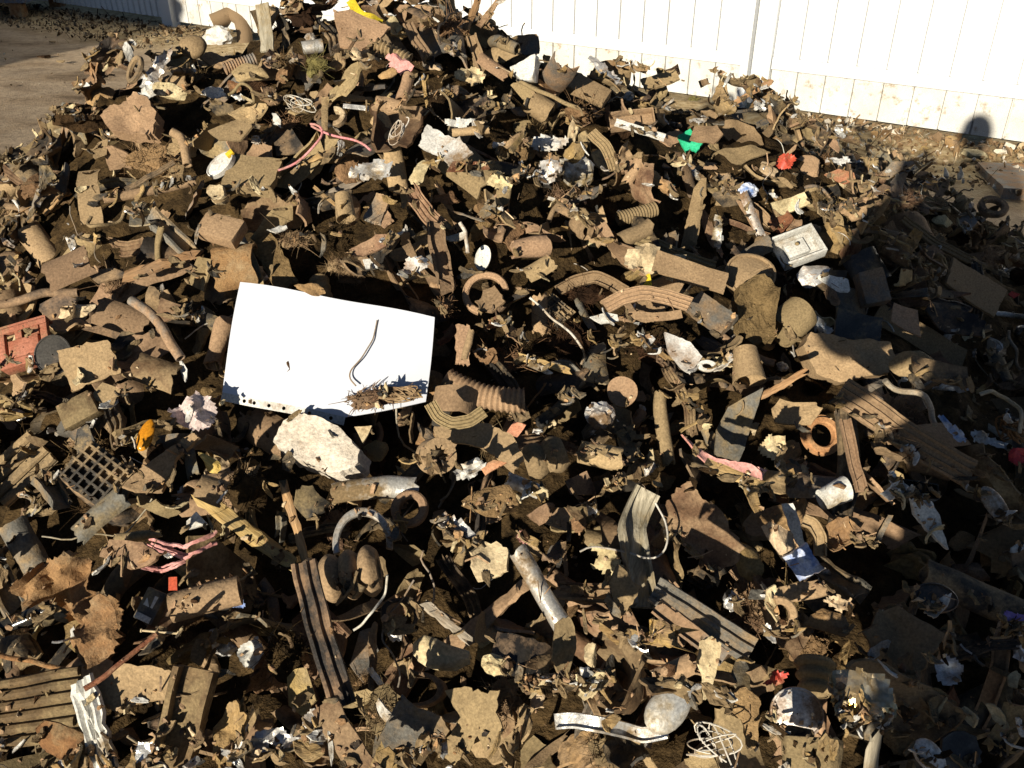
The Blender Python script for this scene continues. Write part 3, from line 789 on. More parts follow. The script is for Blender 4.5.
def hero(name, cat, px, py, Lp, Wp, ang, shp, mk, label, f=None, up=.02, lm=None, mask=True, parts=None, **kw):
    global HID
    HID += 1; rng = np.random.default_rng(4000 + HID * 31)
    loc, t, e1, e2, n = frame_of(px, py, ang, f, up, rng)
    mpp = t / FPX; l, w = Lp * mpp, Wp * mpp; sa = 30 if shp not in ('crumple', 'foilball') else 15
    if shp == 'poly':
        O = plane_pts(kw.pop('pts'), loc, e1, e2, n); per = kw.pop('per', 5); jag = kw.pop('jag', .015); th = kw.pop('th', .006); rad = max(np.ptp(O[:, 0]), np.ptp(O[:, 1]))
        V, F = sheet(edgepts(O, per, jag * rad * .5, rng), th, rings=(.2, .4, .6, .8, 1.0)); V = sheetmod(V, rad, rad * .7, rng, kw.pop('bend', .3), kw.pop('crump', .06), kw.pop('phi', None), kw.pop('cs', 2.2))
        V[:, 2] -= V[:, 2].mean()
    elif shp == 'cloth':
        O = edgepts(plane_pts(kw.pop('pts'), loc, e1, e2, n), 4); V, F = drape(O, rng, kw.pop('amp', 1.3), 46, .003, kw.pop('folds', 4.0)); V = roll(V, 2.2 * l, .6); V[:, 2] -= V[:, 2].mean()
    elif shp == 'path':
        O = smooth_path(plane_pts(kw.pop('pts'), loc, e1, e2, n), kw.pop('m', 26)); u = np.linspace(0, 1, len(O))
        Z = kw.pop('lift', .0) * np.sin(u * math.pi) * l + .01 * np.sin(u * 9 + rng.uniform(0, 6)) * kw.pop('wavy', 1.0)
        P3 = np.column_stack([O, Z]); how = kw.pop('how', 'rod'); tp = np.linspace(1, kw.pop('taper', 1.0), len(O))
        if how == 'rod': V, F = sweep(P3, circ(w / 2, 8), tp)
        elif how == 'pipe': V, F = pipe(P3, w / 2, kw.pop('wall', .25), 16, tp)
        elif how == 'bundle':
            V, F = join(*[sweep(P3 + np.array([0, rng.normal() * w * .35, rng.normal() * w * .3]) + np.cumsum(rng.normal(size=P3.shape) * w * .06, 0), circ(w * .2, 6)) for _ in range(kw.pop('n', 4))])
        else: V, F = sweep(P3, np.array(PROFS[how]) * w, tp)
    else:
        V, F = SH[shp](l, w, rng, **kw)
        if shp not in ('tuft', 'tangle', 'tray', 'spoon', 'holed', 'nail', 'gear'): V = damage(V, l, w, rng, .35 if shp in ('ring', 'cap', 'corr', 'bellow', 'grill') else .9)
        V = V - (V.max(0) + V.min(0)) / 2
    me = make_mesh(name, V, F, MT[mk], sa)
    o = link(name, me, M4=basis(e1, e2, n, loc)); tag(o, label, cat)
    R = np.stack([e1, e2, n], 1); cen = np.array([V[q].mean(0) for q in F]); Wd = np.vstack([V, cen]) @ R.T + loc
    if mask:
        keepm = MASK.copy(); MASK[:] = False; splat(Wd); clear_front(MASK, loc, n); MASK[:] |= keepm
    if shp not in ('path',) : raise_field(Wd); HEROPTS.append(Wd)
    if lm: LM.append((lm, px, py))
    return o, (l, w, rng)
def part(o, name, VF, mk, ang=35):
    return link(name, make_mesh(name, VF[0], VF[1], MT[mk], ang), parent=o)
h = hero
# --- the file pocket and what lies on it
def file_pocket():
    loc, t, e1, e2, n = frame_of(330, 350, -11.5, (-.10, .40), .058, np.random.default_rng(3))
    q = plane_pts([(241, 283), (435, 318), (427, 404), (346, 418), (221, 391)], loc, e1, e2, n)
    TL, TR, BR, BM, BL = q
    nu, nv = 30, 16
    def warp(x, y, u, v): return .010 * math.sin(u * 2.6 + .4) * (1 - v) + .012 * (v ** 2) * (u - .2) + .004 * math.sin(u * 9 + v * 4)
    def bot(u):
        return BL + (BM - BL) * (u / .62) if u < .62 else BM + (BR - BM) * ((u - .62) / .38)
    def P(u, v):
        a = TL + (TR - TL) * u; b = bot(u); p = a + (b - a) * v
        return (p[0], p[1], warp(p[0], p[1], u, v))
    root = bpy.data.objects.new('file_pocket', None); COL.objects.link(root); root.matrix_basis = basis(e1, e2, n, loc)
    def grid(f, th, lo, hi):
        top = np.array([f(u, v) for v in np.linspace(*lo, nv) for u in np.linspace(*hi, nu)]); bt = top - np.array([0, 0, th]); N = nu * nv; F = []
        for j in range(nv - 1):
            for i in range(nu - 1):
                a = j * nu + i; F += [[a, a + nu, a + nu + 1, a + 1], [N + a, N + a + 1, N + a + nu + 1, N + a + nu]]
        ed = [i for i in range(nu)] + [j * nu + nu - 1 for j in range(1, nv)] + [N - 1 - i for i in range(1, nu)] + [(nv - 1 - j) * nu for j in range(1, nv - 1)]
        for a, b in zip(ed, ed[1:] + ed[:1]): F.append([a, b, N + b, N + a])
        return np.vstack([top, bt]), F
    part(root, 'paper_sheet', grid(P, .0016, (0, 1), (0, 1)), 'sheet')
    # punched margin strip along the long lower edge, with real holes
    V = []; F = []; dirv = (BM - BL) / np.linalg.norm(BM - BL); perp = np.array([dirv[1], -dirv[0]]); Ls = np.linalg.norm(BM - BL); ws = .013
    cells = 24; cw = Ls / cells; holes = {4, 6, 9, 12, 15, 17, 21}
    def pt(a, b):
        p = BL + dirv * a + perp * b; u = .62 * min(max(a / Ls, 0), 1); z = warp(p[0], p[1], u, 1.0)
        return (p[0], p[1], z - b * .35 - .0005)
    for c in range(cells):
        a0, a1 = c * cw, (c + 1) * cw; base = len(V)
        cor = [(a0, -.001), (a1, -.001), (a1, ws), (a0, ws)]; V += [pt(*k) for k in cor]
        if c in holes:
            cx, cy, rx, ry = (a0 + a1) / 2, ws * .5, cw * .36, ws * .24
            ring = [(cx + rx * math.cos(D2R(225 + 45 * k)), cy + ry * math.sin(D2R(225 + 45 * k))) for k in range(8)]
            V += [pt(*k) for k in ring]
            for k in range(4):
                A, B = base + k, base + (k + 1) % 4; r0, r1, r2 = base + 4 + 2 * k, base + 4 + (2 * k + 1) % 8, base + 4 + (2 * k + 2) % 8
                F += [[A, B, r2, r1], [A, r1, r0]]
        else: F.append([base, base + 1, base + 2, base + 3])
    part(root, 'hole_strip', (np.array(V), F), 'white', 80)
    tag(root, 'large white document pocket with punched hole strip lying on the scrap', 'document pocket')
    R = np.stack([e1, e2, n], 1); g = np.array([P(u, v) for u in np.linspace(0, 1, 60) for v in np.linspace(0, 1, 40)]) @ R.T + loc
    splat(g); STRICT[:] = MASK; clear_front(MASK, loc, n, .0); raise_field(g); LM.append(('the white document pocket', 330, 350))
file_pocket()
h('steel_wire','wire',368,352,40,1.5,0,'path','wire','bent thin wire lying across the white document pocket',up=.005,mask=False,pts=[(377,320),(373,340),(362,358),(350,370),(349,378),(356,386)],f=(-.05,.42),wavy=.15)
h('fibre_tuft','fibre',372,398,70,26,8,'tuft','brown','shaggy dark brown clump sitting on the lower edge of the white document pocket',up=.018,n=90,h=.8,le=.35,r=.0009,rough=.45)
h('fibre_tuft','fibre',400,394,44,16,-5,'tangle','brown','stringy brown roots trailing off the document pocket\'s corner',up=.012,n=10,r=.0014)
# --- top-left shoulder
h('rubber_ring','ring',135,70,30,30,80,'ring','rubd','small black rubber ring standing on edge at the heap\'s far shoulder',f=(-.85,.3),up=.05,hole=.66,thick=.16,lm='the upright black ring')
h('foil_strip','foil',158,68,52,13,62,'crumple','foil','long twisted silver foil strip pointing up beside the upright black ring',up=.06,amp=.6)
h('paper_scrap','paper',148,92,28,14,20,'crumple','paper','crumpled white tissue under the upright black ring',up=.05)
h('foam_chunk','foam',172,93,36,18,-5,'lump','cream','pale cream foam block below the silver foil strip',up=.04,h=.7,rough=.08,cuts=7)
h('rubber_dome','dome',193,47,27,24,10,'lump','tan','round tan dome on the heap\'s far shoulder',up=.05,h=.8,rough=.04,cuts=0)
h('paper_ball','paper',217,39,32,26,10,'foilball','paper','scrunched white paper ball under the thick bent hose',up=.06,lm='the white paper ball')
h('bent_hose','hose',238,35,60,15,0,'path','dust','thick bent hose arching over the white paper ball',up=.08,pts=[(212,22),(222,18),(232,13),(241,19),(245,36),(245,58)],how='pipe',wall=.2,wavy=.2,lm='the arched thick hose')
h('rubber_flap','rubber',218,60,32,17,-5,'torn','tan','broad tan flap under the white paper ball',up=.04,bend=1.2)
h('corrugated_hose','hose',240,64,32,13,32,'corr','grey','short grey corrugated hose end below the arched hose',up=.05,ribs=11,lm='the short grey corrugated hose')
h('rubber_pad','rubber',250,72,38,20,10,'lump','dust','squat dusty rubber pad beside the short grey corrugated hose',up=.02,h=.5,rough=.05)
h('paper_scrap','paper',214,92,26,15,-15,'crumple','paper','torn white scraps among the dark pieces of the shoulder',up=.04)
h('paper_scrap','paper',240,97,20,10,-35,'crumple','paper','strip of crushed white packing next to a curled cable',up=.04)
h('curled_cable','cable',245,92,30,3,0,'path','rubd','curled black cable looping over white packing',up=.05,pts=[(228,92),(240,85),(252,90),(254,100),(244,108)],how='rod')
h('foam_slab','foam',132,124,52,26,0,'poly','tan','big tan foam slab at the edge of the heap',up=.05,pts=[(105,122),(112,114),(125,110),(138,98),(152,104),(160,118),(157,138),(138,136),(118,137)],th=.03,crump=.12,cs=5,jag=.03,lm='the big tan foam slab')
h('fibre_tuft','fibre',147,158,58,40,0,'tuft','clod','large matted brown fibre clump below the tan foam slab',up=.03,n=130,le=.3)
h('bent_hose','hose',182,150,50,9,0,'path','dust','short dusty hose hooked downward next to the matted fibre clump',up=.05,pts=[(172,132),(180,136),(185,147),(187,165)],how='pipe',wall=.2,wavy=.2)
h('rubber_seal','strip',150,176,56,6,36,'strip','rub','narrow black double seal lying aslant under the matted fibre clump',up=.05,prof='double',curve=.15)
h('rubber_hose','hose',150,191,90,10,17,'tube','dust','long straight dusty hose below the black double seal',up=.04,curve=.12,lm='the long straight hose')
lid,(l,w,r)=h('jar_cover','lid',221,165,32,20,40,'cap','white','dirty white plastic lid with a yellow tip',up=.04,f=(-.35,.35),lm='the white lid with a yellow tip')
part(lid,'yellow_tab',(lambda q:(q[0]+np.array([l*.45,0,.006]),q[1]))(box(l*.24,w*.3,.006)),'yellow')
h('grey_plate','plastic',231,130,44,24,-8,'ang','dust','flat dusty plate under a black bracket near the heap\'s shoulder',up=.03,k=5)
h('rubber_bracket','bracket',222,109,36,20,-25,'ang','rub','black rubber bracket above the flat dusty plate',up=.05,k=5,bend=.6)
h('board_block','board',252,176,48,44,-12,'rect','tan','square tan fibreboard panel beside the white lid',up=.04,th=.02,jag=.03,lm='the square tan panel')
h('foam_chunk','foam',218,196,24,24,0,'lump','cream','mottled cream block under the white lid',up=.03,h=.8,rough=.1)
h('wood_stick','wood',56,203,30,4,60,'splinter','wood','short pale stick among debris at the heap\'s near shoulder',up=.03)
h('tyre_scrap','rubber',90,195,20,60,8,'shell','dust','curved dusty rubber strap running down the near shoulder',up=.03,arc=1.6)
# --- summit
h('grey_strap','strap',265,28,52,14,-82,'rect','woodg','upright pale grey strip at the summit',up=.07,bend=.5,th=.005)
h('yellow_strap','strap',368,14,46,9,0,'path','yellow','bright yellow plastic strap bent on the summit',up=.11,pts=[(350,2),(357,10),(365,17),(382,22)],how='flat',wavy=.6,lm='the yellow strap')
h('large_flap','rubber',360,34,62,40,0,'poly','tan','large tan flap below the yellow strap',up=.08,pts=[(334,15),(352,12),(376,21),(391,30),(380,40),(362,50),(340,46)],lm='the large tan flap')
h('coil_spring','spring',393,52,36,14,-25,'corr','rubd','dark ribbed coil half hidden under the large tan flap',up=.04,ribs=9,depth=.35)
h('pink_scrap','scrap',399,63,28,15,-35,'crumple','pink','crumpled pink paper scrap near the summit',up=.07,amp=.4,lm='the pink paper scrap')
h('foam_chunk','foam',355,54,13,13,0,'lump','cream','small cream cup bit under the large tan flap',up=.05)
h('foam_chunk','foam',388,74,20,9,15,'lump','foam','small orange-brown lump under the pink paper scrap',up=.05)
h('metal_can','can',313,47,22,14,15,'can','steel','short shiny can lying open near the summit',up=.05)
h('wood_stick','wood',350,48,30,5,70,'splinter','brown','dark upright stick leaning on the large tan flap',up=.09)
h('fibre_tuft','fibre',317,62,24,26,0,'tuft','moss','olive mossy tuft near the summit',up=.04,n=60)
h('rubber_strip','strip',418,42,48,11,-66,'strip','dust','ridged strip standing at the summit beside the coil',up=.08,prof='double')
h('rubber_strip','strip',478,56,45,11,-70,'strip','dust','channelled strip leaning below the summit\'s frayed end',up=.06,prof='channel')
h('rubber_strip','strip',494,66,34,12,-38,'shell','tan','slanted half tube to the side of the channelled strip',up=.06,arc=2.6)
h('wood_stick','wood',472,14,42,9,78,'splinter','wood','frayed upright wood end at the summit',up=.12,rag=2)
h('wood_stick','wood',489,12,34,8,60,'splinter','brown','dark slanting board end standing up on the summit',up=.1)
h('paper_scrap','paper',470,75,30,16,-8,'crumple','cream','crumpled cream bag below the channelled strip',up=.05)
h('white_tangle','cable',300,103,32,20,0,'tangle','wirew','tangle of white string and bits upslope of the pink cable',up=.04,n=5,r=.0011)
h('pink_cable','cable',325,140,80,2.4,0,'path','pink','thin pink-red cable looping over dark pieces',up=.065,pts=[(277,167),(298,160),(315,148),(326,136),(318,126),(306,124),(328,131),(352,137),(364,145),(371,153)],lm='the pink looping cable')
h('dark_sheet','panel',290,142,38,40,10,'ang','rub','dark panel behind the pink looping cable',up=.03,k=4)
h('wood_stick','wood',322,155,46,9,27,'splinter','wood','pale split lath beside the pink looping cable',up=.05)
h('cream_ring','ring',340,117,22,22,0,'ring','cream','broken cream ring above the pink looping cable',up=.05,arc=3.4,hole=.5)
h('radiator_scrap','metal',356,107,26,6,-2,'slats','foil','small ribbed metal strip above a tan cup-shaped scrap',up=.05,n=3)
h('foil_scrap','foil',372,170,46,28,-20,'crumple','foil','crumpled foil and paper wad downslope of the pink looping cable',up=.06,amp=.5,lm='the crumpled foil wad')
h('paper_scrap','paper',438,143,34,26,-25,'rect','paper','white paper piece, upper of two beside a brown rust plate',up=.06,jag=.06,bend=.6)
h('paper_scrap','paper',455,152,28,26,35,'rect','paper','white paper piece, lower of two beside a brown rust plate',up=.07,jag=.06,bend=.5,lm='the white paper pieces')
h('rust_plate','plate',466,166,50,18,22,'ang','rust','rust-brown angular plate below the white paper pieces',up=.05,k=4)
h('cardboard_tube','tube',420,172,30,16,60,'lump','cream','pale crushed carton lump beside the white paper pieces',up=.05,h=.6)
h('white_string','cable',398,130,28,12,60,'tangle','wirew','knot of pale string below the pink paper scrap',up=.04,n=4,r=.0011)
h('tan_flap','rubber',388,105,34,26,0,'torn','tan','tan flap in the hollow below the pink paper scrap',up=.05)
h('rubber_hose','hose',405,88,30,12,80,'tube','tan','short tan tube below the pink paper scrap',up=.06)
h('foil_scrap','foil',460,123,30,11,0,'crumple','paper','thin white shreds lying over a tan pipe',up=.06)
h('rubber_hose','hose',471,131,36,9,3,'tube','tan','short tan pipe below thin white shreds',up=.05,lm='the short tan pipe')
h('paper_scrap','paper',500,182,28,18,-20,'crumple','cream','cream crushed cup on the upper slope',up=.05)
# --- upper right
h('foam_block','foam',529,72,30,27,25,'lump','white','white foam block on the upper slope',up=.05,h=.7,rough=.06,cuts=7,lm='the white foam block')
h('rubber_bush','bush',539,107,26,24,-30,'tube','tan','tan tube end facing out with a dark bore',up=.06,f=(.15,.1),wall=.35,lm='the tan tube end')
V0=None
h('rubber_plate','rubber',528,45,24,20,10,'rect','grey','square grey-tan plate near the skyline',up=.06,round=.2)
h('tan_scrap','rubber',573,54,22,34,70,'torn','tan','leaf-shaped tan scrap near the skyline',up=.07,bend=.5)
h('foil_strip','foil',605,70,44,12,-52,'crumple','foil','shiny silver foil strip on the upper slope under the skyline',up=.06)
h('white_strip','strip',640,130,52,7,-22,'strip','white','straight white plastic strip across the upper slope',up=.07,prof='channel',curve=0,wob=0,lm='the straight white strip')
h('dark_box','box',632,120,44,18,5,'tray','rubd','dark open tray behind the straight white strip',up=.02)
h('green_scrap','plastic',690,141,30,24,-12,'poly','green','bright green plastic scrap',up=.06,pts=[(677,137),(690,129),(697,138),(703,144),(696,153),(690,149),(686,152)],lm='the green plastic scrap')
h('green_tuft','plant',694,98,18,12,10,'tuft','moss','small dry plant sprig above the green plastic scrap',up=.06,n=40,le=.8)
h('rubber_plate','rubber',706,134,36,24,-5,'torn','tan','rounded tan plate adjoining the green plastic scrap',up=.05,bend=.2,jag=.03)
h('rubber_plate','rubber',742,135,46,26,-8,'torn','tan','rounded tan plate next in the row past the green plastic scrap',up=.05,bend=.2,jag=.03)
h('rubber_plate','rubber',740,155,58,24,5,'torn','dust','wide dusty plate under the two rounded tan plates',up=.05,bend=.2,jag=.03)
h('foil_ball','foil',577,172,32,32,0,'foilball','foil','round silver foil ball on the upper slope',up=.06,lm='the silver foil ball')
h('paper_scrap','paper',550,142,20,40,80,'crumple','paper','crumpled white tissue above the silver foil ball',up=.06)
h('foil_scrap','foil',548,172,28,22,0,'crumple','foil','flattened foil bits beside the silver foil ball',up=.05)
h('wood_stick','stick',706,52,36,3.5,0,'path','rubd','curved thin stick rising from the skyline against the fence',up=.1,pts=[(697,66),(701,54),(708,45),(715,38)],mask=False,wavy=0,lm='the stick rising against the fence')
h('wood_stick','stick',622,50,72,4,4,'splinter','brown','thin brown stick jutting out flat from the skyline',up=.12)
h('ribbed_strip','strip',605,150,50,12,-62,'strip','dust','ridged strip curving down past the silver foil ball',up=.05,prof='ridged',curve=-.7)
h('foam_chunk','foam',575,152,24,24,0,'lump','foam','orange-tan foam chunk above the silver foil ball',up=.05)
h('rubber_hose','hose',548,95,70,4,-32,'rod','dust','thin rod slanting across the upper slope near the tan tube end',up=.06)
h('tan_block','board',589,92,40,22,-35,'box','tan','boxy tan block on the upper slope by the foil strip',up=.05,h=.5)
h('wood_scrap','wood',660,80,14,38,-70,'rect','tan','tall tan board leaning on the upper slope',up=.06)
h('wood_scrap','wood',660,182,34,14,-40,'splinter','foam','ochre wood wedge between the silver foil ball and the green plastic scrap',up=.05,th=.6)
h('blue_wrapper','wrapper',748,190,18,16,0,'foilball','bluew','small blue and white wrapper on the slope',up=.06,lm='the blue and white wrapper')
h('red_scrap','plastic',786,162,19,13,20,'crumple','red','small bright red scrap near the fence end of the heap',up=.06,lm='the small red scrap')
h('rubber_disc','rubber',808,166,28,26,0,'lump','tan','round tan disc beside the small red scrap',up=.05,h=.3,rough=.05,cuts=2)
h('red_scrap','plastic',840,176,30,16,-20,'ang','redbr','dull brick-red shard past the round tan disc',up=.06,lm='the brick-red shard')
h('paper_scrap','paper',838,161,28,12,0,'crumple','paper','thin white scraps between the two red pieces',up=.06)
h('wood_stick','stick',842,114,16,4,55,'splinter','wood','small upright splinters at the heap\'s end against the fence',up=.06)
h('cable','cable',824,103,34,2.6,0,'path','wire','black cable arching against the white fence',up=.08,pts=[(800,97),(815,97),(826,102),(830,114)],mask=False,wavy=0)
h('paper_scrap','paper',790,205,36,14,20,'rect','cream','pale cream carton strip above the white plastic box',up=.05,bend=.6)
bx,(l,w,r)=h('white_box','box',798,247,44,34,22,'tray','white','bright white plastic box with a brown dot',up=.07,f=(-.1,.45),lm='the white plastic box',h=.35)
part(bx,'brown_dot',(lambda q:(q[0]*np.array([l*.05,l*.05,l*.03])+np.array([-.06*l,0,w*.22]),q[1]))(ico(2)),'foam')
h('foil_scrap','foil',815,274,36,22,25,'lump','foil','grey foil-covered lump under the white plastic box',up=.05,h=.4,rough=.1)
h('foil_scrap','foil',833,284,34,17,-5,'lump','paper','flat grey paper lump in the shade\'s edge under the white plastic box',up=.05,h=.35,rough=.1)
h('tan_can','can',790,322,34,36,-140,'can','tan','tan can lying with its round end toward the viewer',up=.06,f=(.1,.3),lm='the tan can')
h('foam_slab','foam',845,352,98,50,0,'poly','tan','large tan rounded slab at the edge of the shade',f=(-.2,.12),up=.06,pts=[(799,348),(808,334),(830,336),(850,342),(872,341),(890,344),(895,358),(888,374),(866,378),(838,384),(812,376)],th=.05,crump=.09,cs=4,jag=.01,bend=.4,lm='the large tan slab')
h('grey_plate','plastic',858,326,46,30,-10,'rect','smoke','smooth grey plate on top of the large tan slab',up=.07,bend=.5,jag=.03,taper=.8)
h('foil_scrap','foil',822,326,28,16,-30,'crumple','foil','crushed foil between the tan can and the smooth grey plate',up=.05)
# --- left middle
h('half_pipe','pipe',38,245,52,24,-48,'shell','dust','half pipe lying aslant at the heap\'s near flank',up=.05,arc=2.6,lm='the aslant half pipe')
h('plastic_shell','plastic',68,268,44,30,25,'shell','dust','dusty shell with broken ribs beside the aslant half pipe',up=.05,arc=1.6)
h('bent_cable','cable',104,222,50,3.5,0,'path','rubd','black cable bent in a hook on the near flank',up=.06,pts=[(127,208),(120,218),(106,226),(92,229),(86,222),(90,214)],lm='the hooked black cable')
h('rubber_hose','hose',38,300,84,9,0,'path','rubd','long dark hose sagging across the flank',up=.06,pts=[(-6,306),(20,300),(45,293),(78,292)],how='pipe',wall=.2,wavy=.3)
h('dark_disc','disc',59,307,40,34,20,'ang','smoke','dark flat half disc over the brick-red bracket',up=.07,k=6,bend=.1)
rb,_=h('red_bracket','bracket',27,345,50,44,18,'holed','redbr','brick-red plastic bracket with square holes',up=.06,f=(-.05,.35),lm='the brick-red bracket')
h('round_cover','lid',53,355,34,42,10,'cap','smoke','round black lid leaning on the brick-red bracket',up=.065,f=(.25,.2),h=.1)
h('foam_chunk','foam',77,311,36,16,18,'lump','cream','pale yellowish foam wedge beside the dark half disc',up=.06,h=.6)
h('bent_hose','hose',160,325,62,10,0,'path','grey','dark grey hose curving down between dusty scraps',up=.06,pts=[(132,301),(148,311),(163,328),(172,345),(180,358)],how='pipe',wall=.2,wavy=.3,lm='the curving grey hose')
h('wood_plank','wood',163,264,70,14,27,'splinter','wood','pale split plank lying aslant on the near flank',up=.06,th=.4,lm='the aslant split plank')
h('dark_plate','plate',108,275,50,18,8,'ang','rubd','flat dark plate behind the aslant split plank',up=.04,k=4)
h('rubber_roll','roll',235,262,40,44,10,'shell','cloth','fibrous brown roll above the document pocket\'s corner',up=.05,arc=3.2,lm='the fibrous brown roll')
h('rubber_hose','hose',220,343,52,20,80,'tube','dust','upright dusty tube with open lower end beside the document pocket',up=-.01)
h('foam_block','foam',222,230,40,26,-22,'box','dust','boxy dusty block above the fibrous brown roll',up=.05,h=.6,bev=.2)
h('rubber_plate','rubber',122,318,50,26,-18,'shell','dust','smooth dusty shell beside the curving grey hose',up=.05,arc=1.4)
h('rubber_plate','rubber',168,312,34,32,-30,'ang','brown','brown plate tucked under the curving grey hose',up=.03,k=5)
h('board_piece','board',90,364,48,44,20,'rect','tan','flat tan board under the smooth dusty shell',up=.05,taper=.8,jag=.04)
h('rubber_plate','rubber',155,372,44,28,-20,'shell','brown','brown curved plate below the curving grey hose',up=.04,arc=1.8)
h('foam_chunk','foam',142,208,18,16,0,'lump','cream','small cream foam nub upslope of the aslant split plank',up=.05)
h('cardboard_scrap','cardboard',275,263,60,24,-58,'rect','clod','crumbly tan board slanting above the document pocket',up=.06,jag=.08,th=.012)
h('plastic_cup','cup',345,207,26,20,-80,'cup','tan','small tan cup on the middle slope',up=.05,lm='the small tan cup')
h('plastic_scoop','plastic',378,209,34,20,75,'rect','grey','grey scoop with a raised rim beside the small tan cup',up=.06,bend=.9,taper=.75,lm='the grey scoop')
h('wood_stick','wood',326,197,28,5,-40,'splinter','wood','bright pale stick above the small tan cup',up=.06)
h('fibre_tuft','fibre',335,236,30,36,0,'tuft','soil','dark brown fibre clump above the document pocket',up=.05,n=90,le=.35)
h('fibre_tuft','fibre',290,240,34,22,0,'tuft','brown','brown shaggy clump near the slanting tan board',up=.05,n=80,le=.4)
h('bark_slab','bark',430,215,70,20,-52,'strip','brown','thick bark-like rubber slab slanting down the middle slope',up=.07,prof='ridged',curve=.25,wob=.04,rag=.3)
h('bark_slab','bark',440,255,72,17,-86,'strip','dust','thick upright strap hanging below the bark-like slab',up=.07,prof='channel',curve=.1,wob=.03,rag=.3,lm='the thick upright strap')
h('white_disc','disc',483,258,26,16,80,'cap','white','small white disc on edge upslope of the open ring',up=.06,h=.1,f=(-.3,.1))
h('open_ring','ring',482,290,46,46,130,'ring','tan','open tan ring clip below the small white disc',up=.06,hole=.72,thick=.16,arc=4.2,lm='the open tan ring')
h('tan_flap','rubber',490,300,30,28,50,'torn','tan','tan flap inside the open tan ring',up=.05)
h('paper_scrap','paper',414,266,34,20,30,'crumple','paper','white torn wrapper beside the thick upright strap',up=.06)
h('plastic_scrap','plastic',372,264,24,14,-15,'ang','white','white plastic shard above the document pocket\'s edge',up=.06)
h('rust_plate','plate',370,246,38,15,25,'torn','brown','brown bark plate above a white plastic shard',up=.05)
h('foam_chunk','foam',310,290,34,14,-8,'lump','foam','ochre crumbs on the upper edge of the document pocket',up=.06)
h('fibre_tuft','fibre',444,300,18,20,0,'tuft','clod','round brown tuft under the thick upright strap',up=.05,n=60)
h('rubber_scrap','rubber',463,345,14,40,0,'rect','tan','bright tan splinter panel beside the document pocket\'s lower corner',up=.05,jag=.06)
h('rubber_hose','hose',468,345,32,8,78,'tube','dust','short dark tube standing beside the document pocket',up=.07)
h('wire_piece','wire',465,237,34,4,-76,'rod','wirew','pale curved cable standing beside the small white disc',up=.07,curve=-.6)
# --- centre
h('corrugated_hose','hose',637,214,42,15,20,'corr','dust','tan corrugated hose on the middle slope',up=.06,ribs=13,lm='the tan corrugated hose')
h('rubber_hose','hose',636,234,34,18,35,'tube','dust','stubby tube below the tan corrugated hose',up=.06,wall=.2)
h('white_rag','rag',656,262,60,30,-8,'crumple','cream','pale crumpled rag under the stubby tube',up=.06,amp=.5,lm='the pale crumpled rag')
h('yellow_scrap','plastic',647,282,9,16,10,'torn','yellow','tiny yellow scrap under the pale crumpled rag',up=.07,th=.003)
h('broad_strip','strip',672,252,90,14,-24,'strip','dust','broad double strip running down past the pale crumpled rag',up=.07,prof='double',curve=.1)
h('broad_plate','plate',690,272,74,24,-24,'rect','tan','broad tan plate under the double strip',up=.05,bend=.3)
h('curved_trim','trim',648,296,92,16,0,'path','dust','long curved rubber trim bowed upward',up=.07,pts=[(605,306),(620,298),(645,293),(668,296),(690,305)],how='ridged',wavy=.3,lm='the bowed rubber trim')
h('curved_trim','trim',590,284,70,12,0,'path','tan','cracked tan trim bowed above the dark fibre mass',up=.06,pts=[(558,291),(575,281),(595,277),(612,284),(626,292)],how='channel',wavy=.3)
h('fibre_tuft','fibre',590,296,50,20,-8,'tuft','soil','dark fibre mass under the cracked tan trim',up=.04,n=90,le=.4)
h('fan_vent','vent',750,276,54,46,10,'fan','dust','round dusty vent disc with slots',up=.07,f=(.1,.3),lm='the round vent disc')
h('foam_slab','foam',753,312,44,66,0,'poly','clod','tall tan clod slab below the round vent disc',up=.06,pts=[(737,288),(752,279),(766,283),(777,294),(774,318),(772,342),(752,346),(736,330),(733,305)],th=.03,crump=.14,cs=5,jag=.02,lm='the tall tan clod')
h('rubber_cup','cup',748,366,34,34,-88,'cup','tan','tan cup upside down below the tall tan clod',up=.06,taper=.75)
h('grey_plate','plastic',711,314,46,26,-42,'rect','grey','thick grey plate on the middle slope beside the tall tan clod',up=.07,th=.014,bend=.3,lm='the thick grey plate')
h('grey_card','cardboard',683,353,38,40,-10,'poly','paper','pale grey torn card below the thick grey plate',up=.07,pts=[(664,333),(676,337),(690,343),(702,358),(690,374),(682,369),(668,352)],lm='the pale grey card')
h('white_clip','clip',707,366,20,13,-10,'ring','white','small white ring clip beside the pale grey card',up=.07,hole=.45,thick=.2)
h('white_wire','wire',560,322,70,2.4,0,'path','wirew','white cable curving down the dark hollow',up=.06,pts=[(529,300),(545,309),(560,323),(574,340),(586,353),(582,362)])
h('wood_lath','wood',655,348,46,8,-42,'splinter','wood','pale lath pointing at the pale grey card',up=.06)
h('wood_lath','wood',545,364,50,9,-16,'splinter','wood','pale lath in the hollow below the white cable',up=.06)
h('white_chip','plastic',604,318,32,17,0,'ang','white','white chip below the cracked tan trim',up=.05,k=5)
h('rubber_plate','rubber',655,316,54,9,0,'strip','tan','flat tan strip under the bowed rubber trim',up=.05,prof='flat',curve=.1)
h('fibre_tuft','fibre',572,335,50,44,0,'tuft','soil','big dark brown fibre clump in the central hollow',up=.04,n=130,le=.3)
h('rubber_hose','hose',530,208+40,36,22,15,'tube','dust','short wide hose in the upper centre',up=.05)
h('rubber_scrap','rubber',540,268,30,16,28,'shell','tan','bright tan half shell on the upper centre',up=.06,arc=1.8)
h('wood_stick','wood',695,215,70,16,82,'splinter','tan','tall tan splintered board on the middle slope above the round vent disc',up=.06)
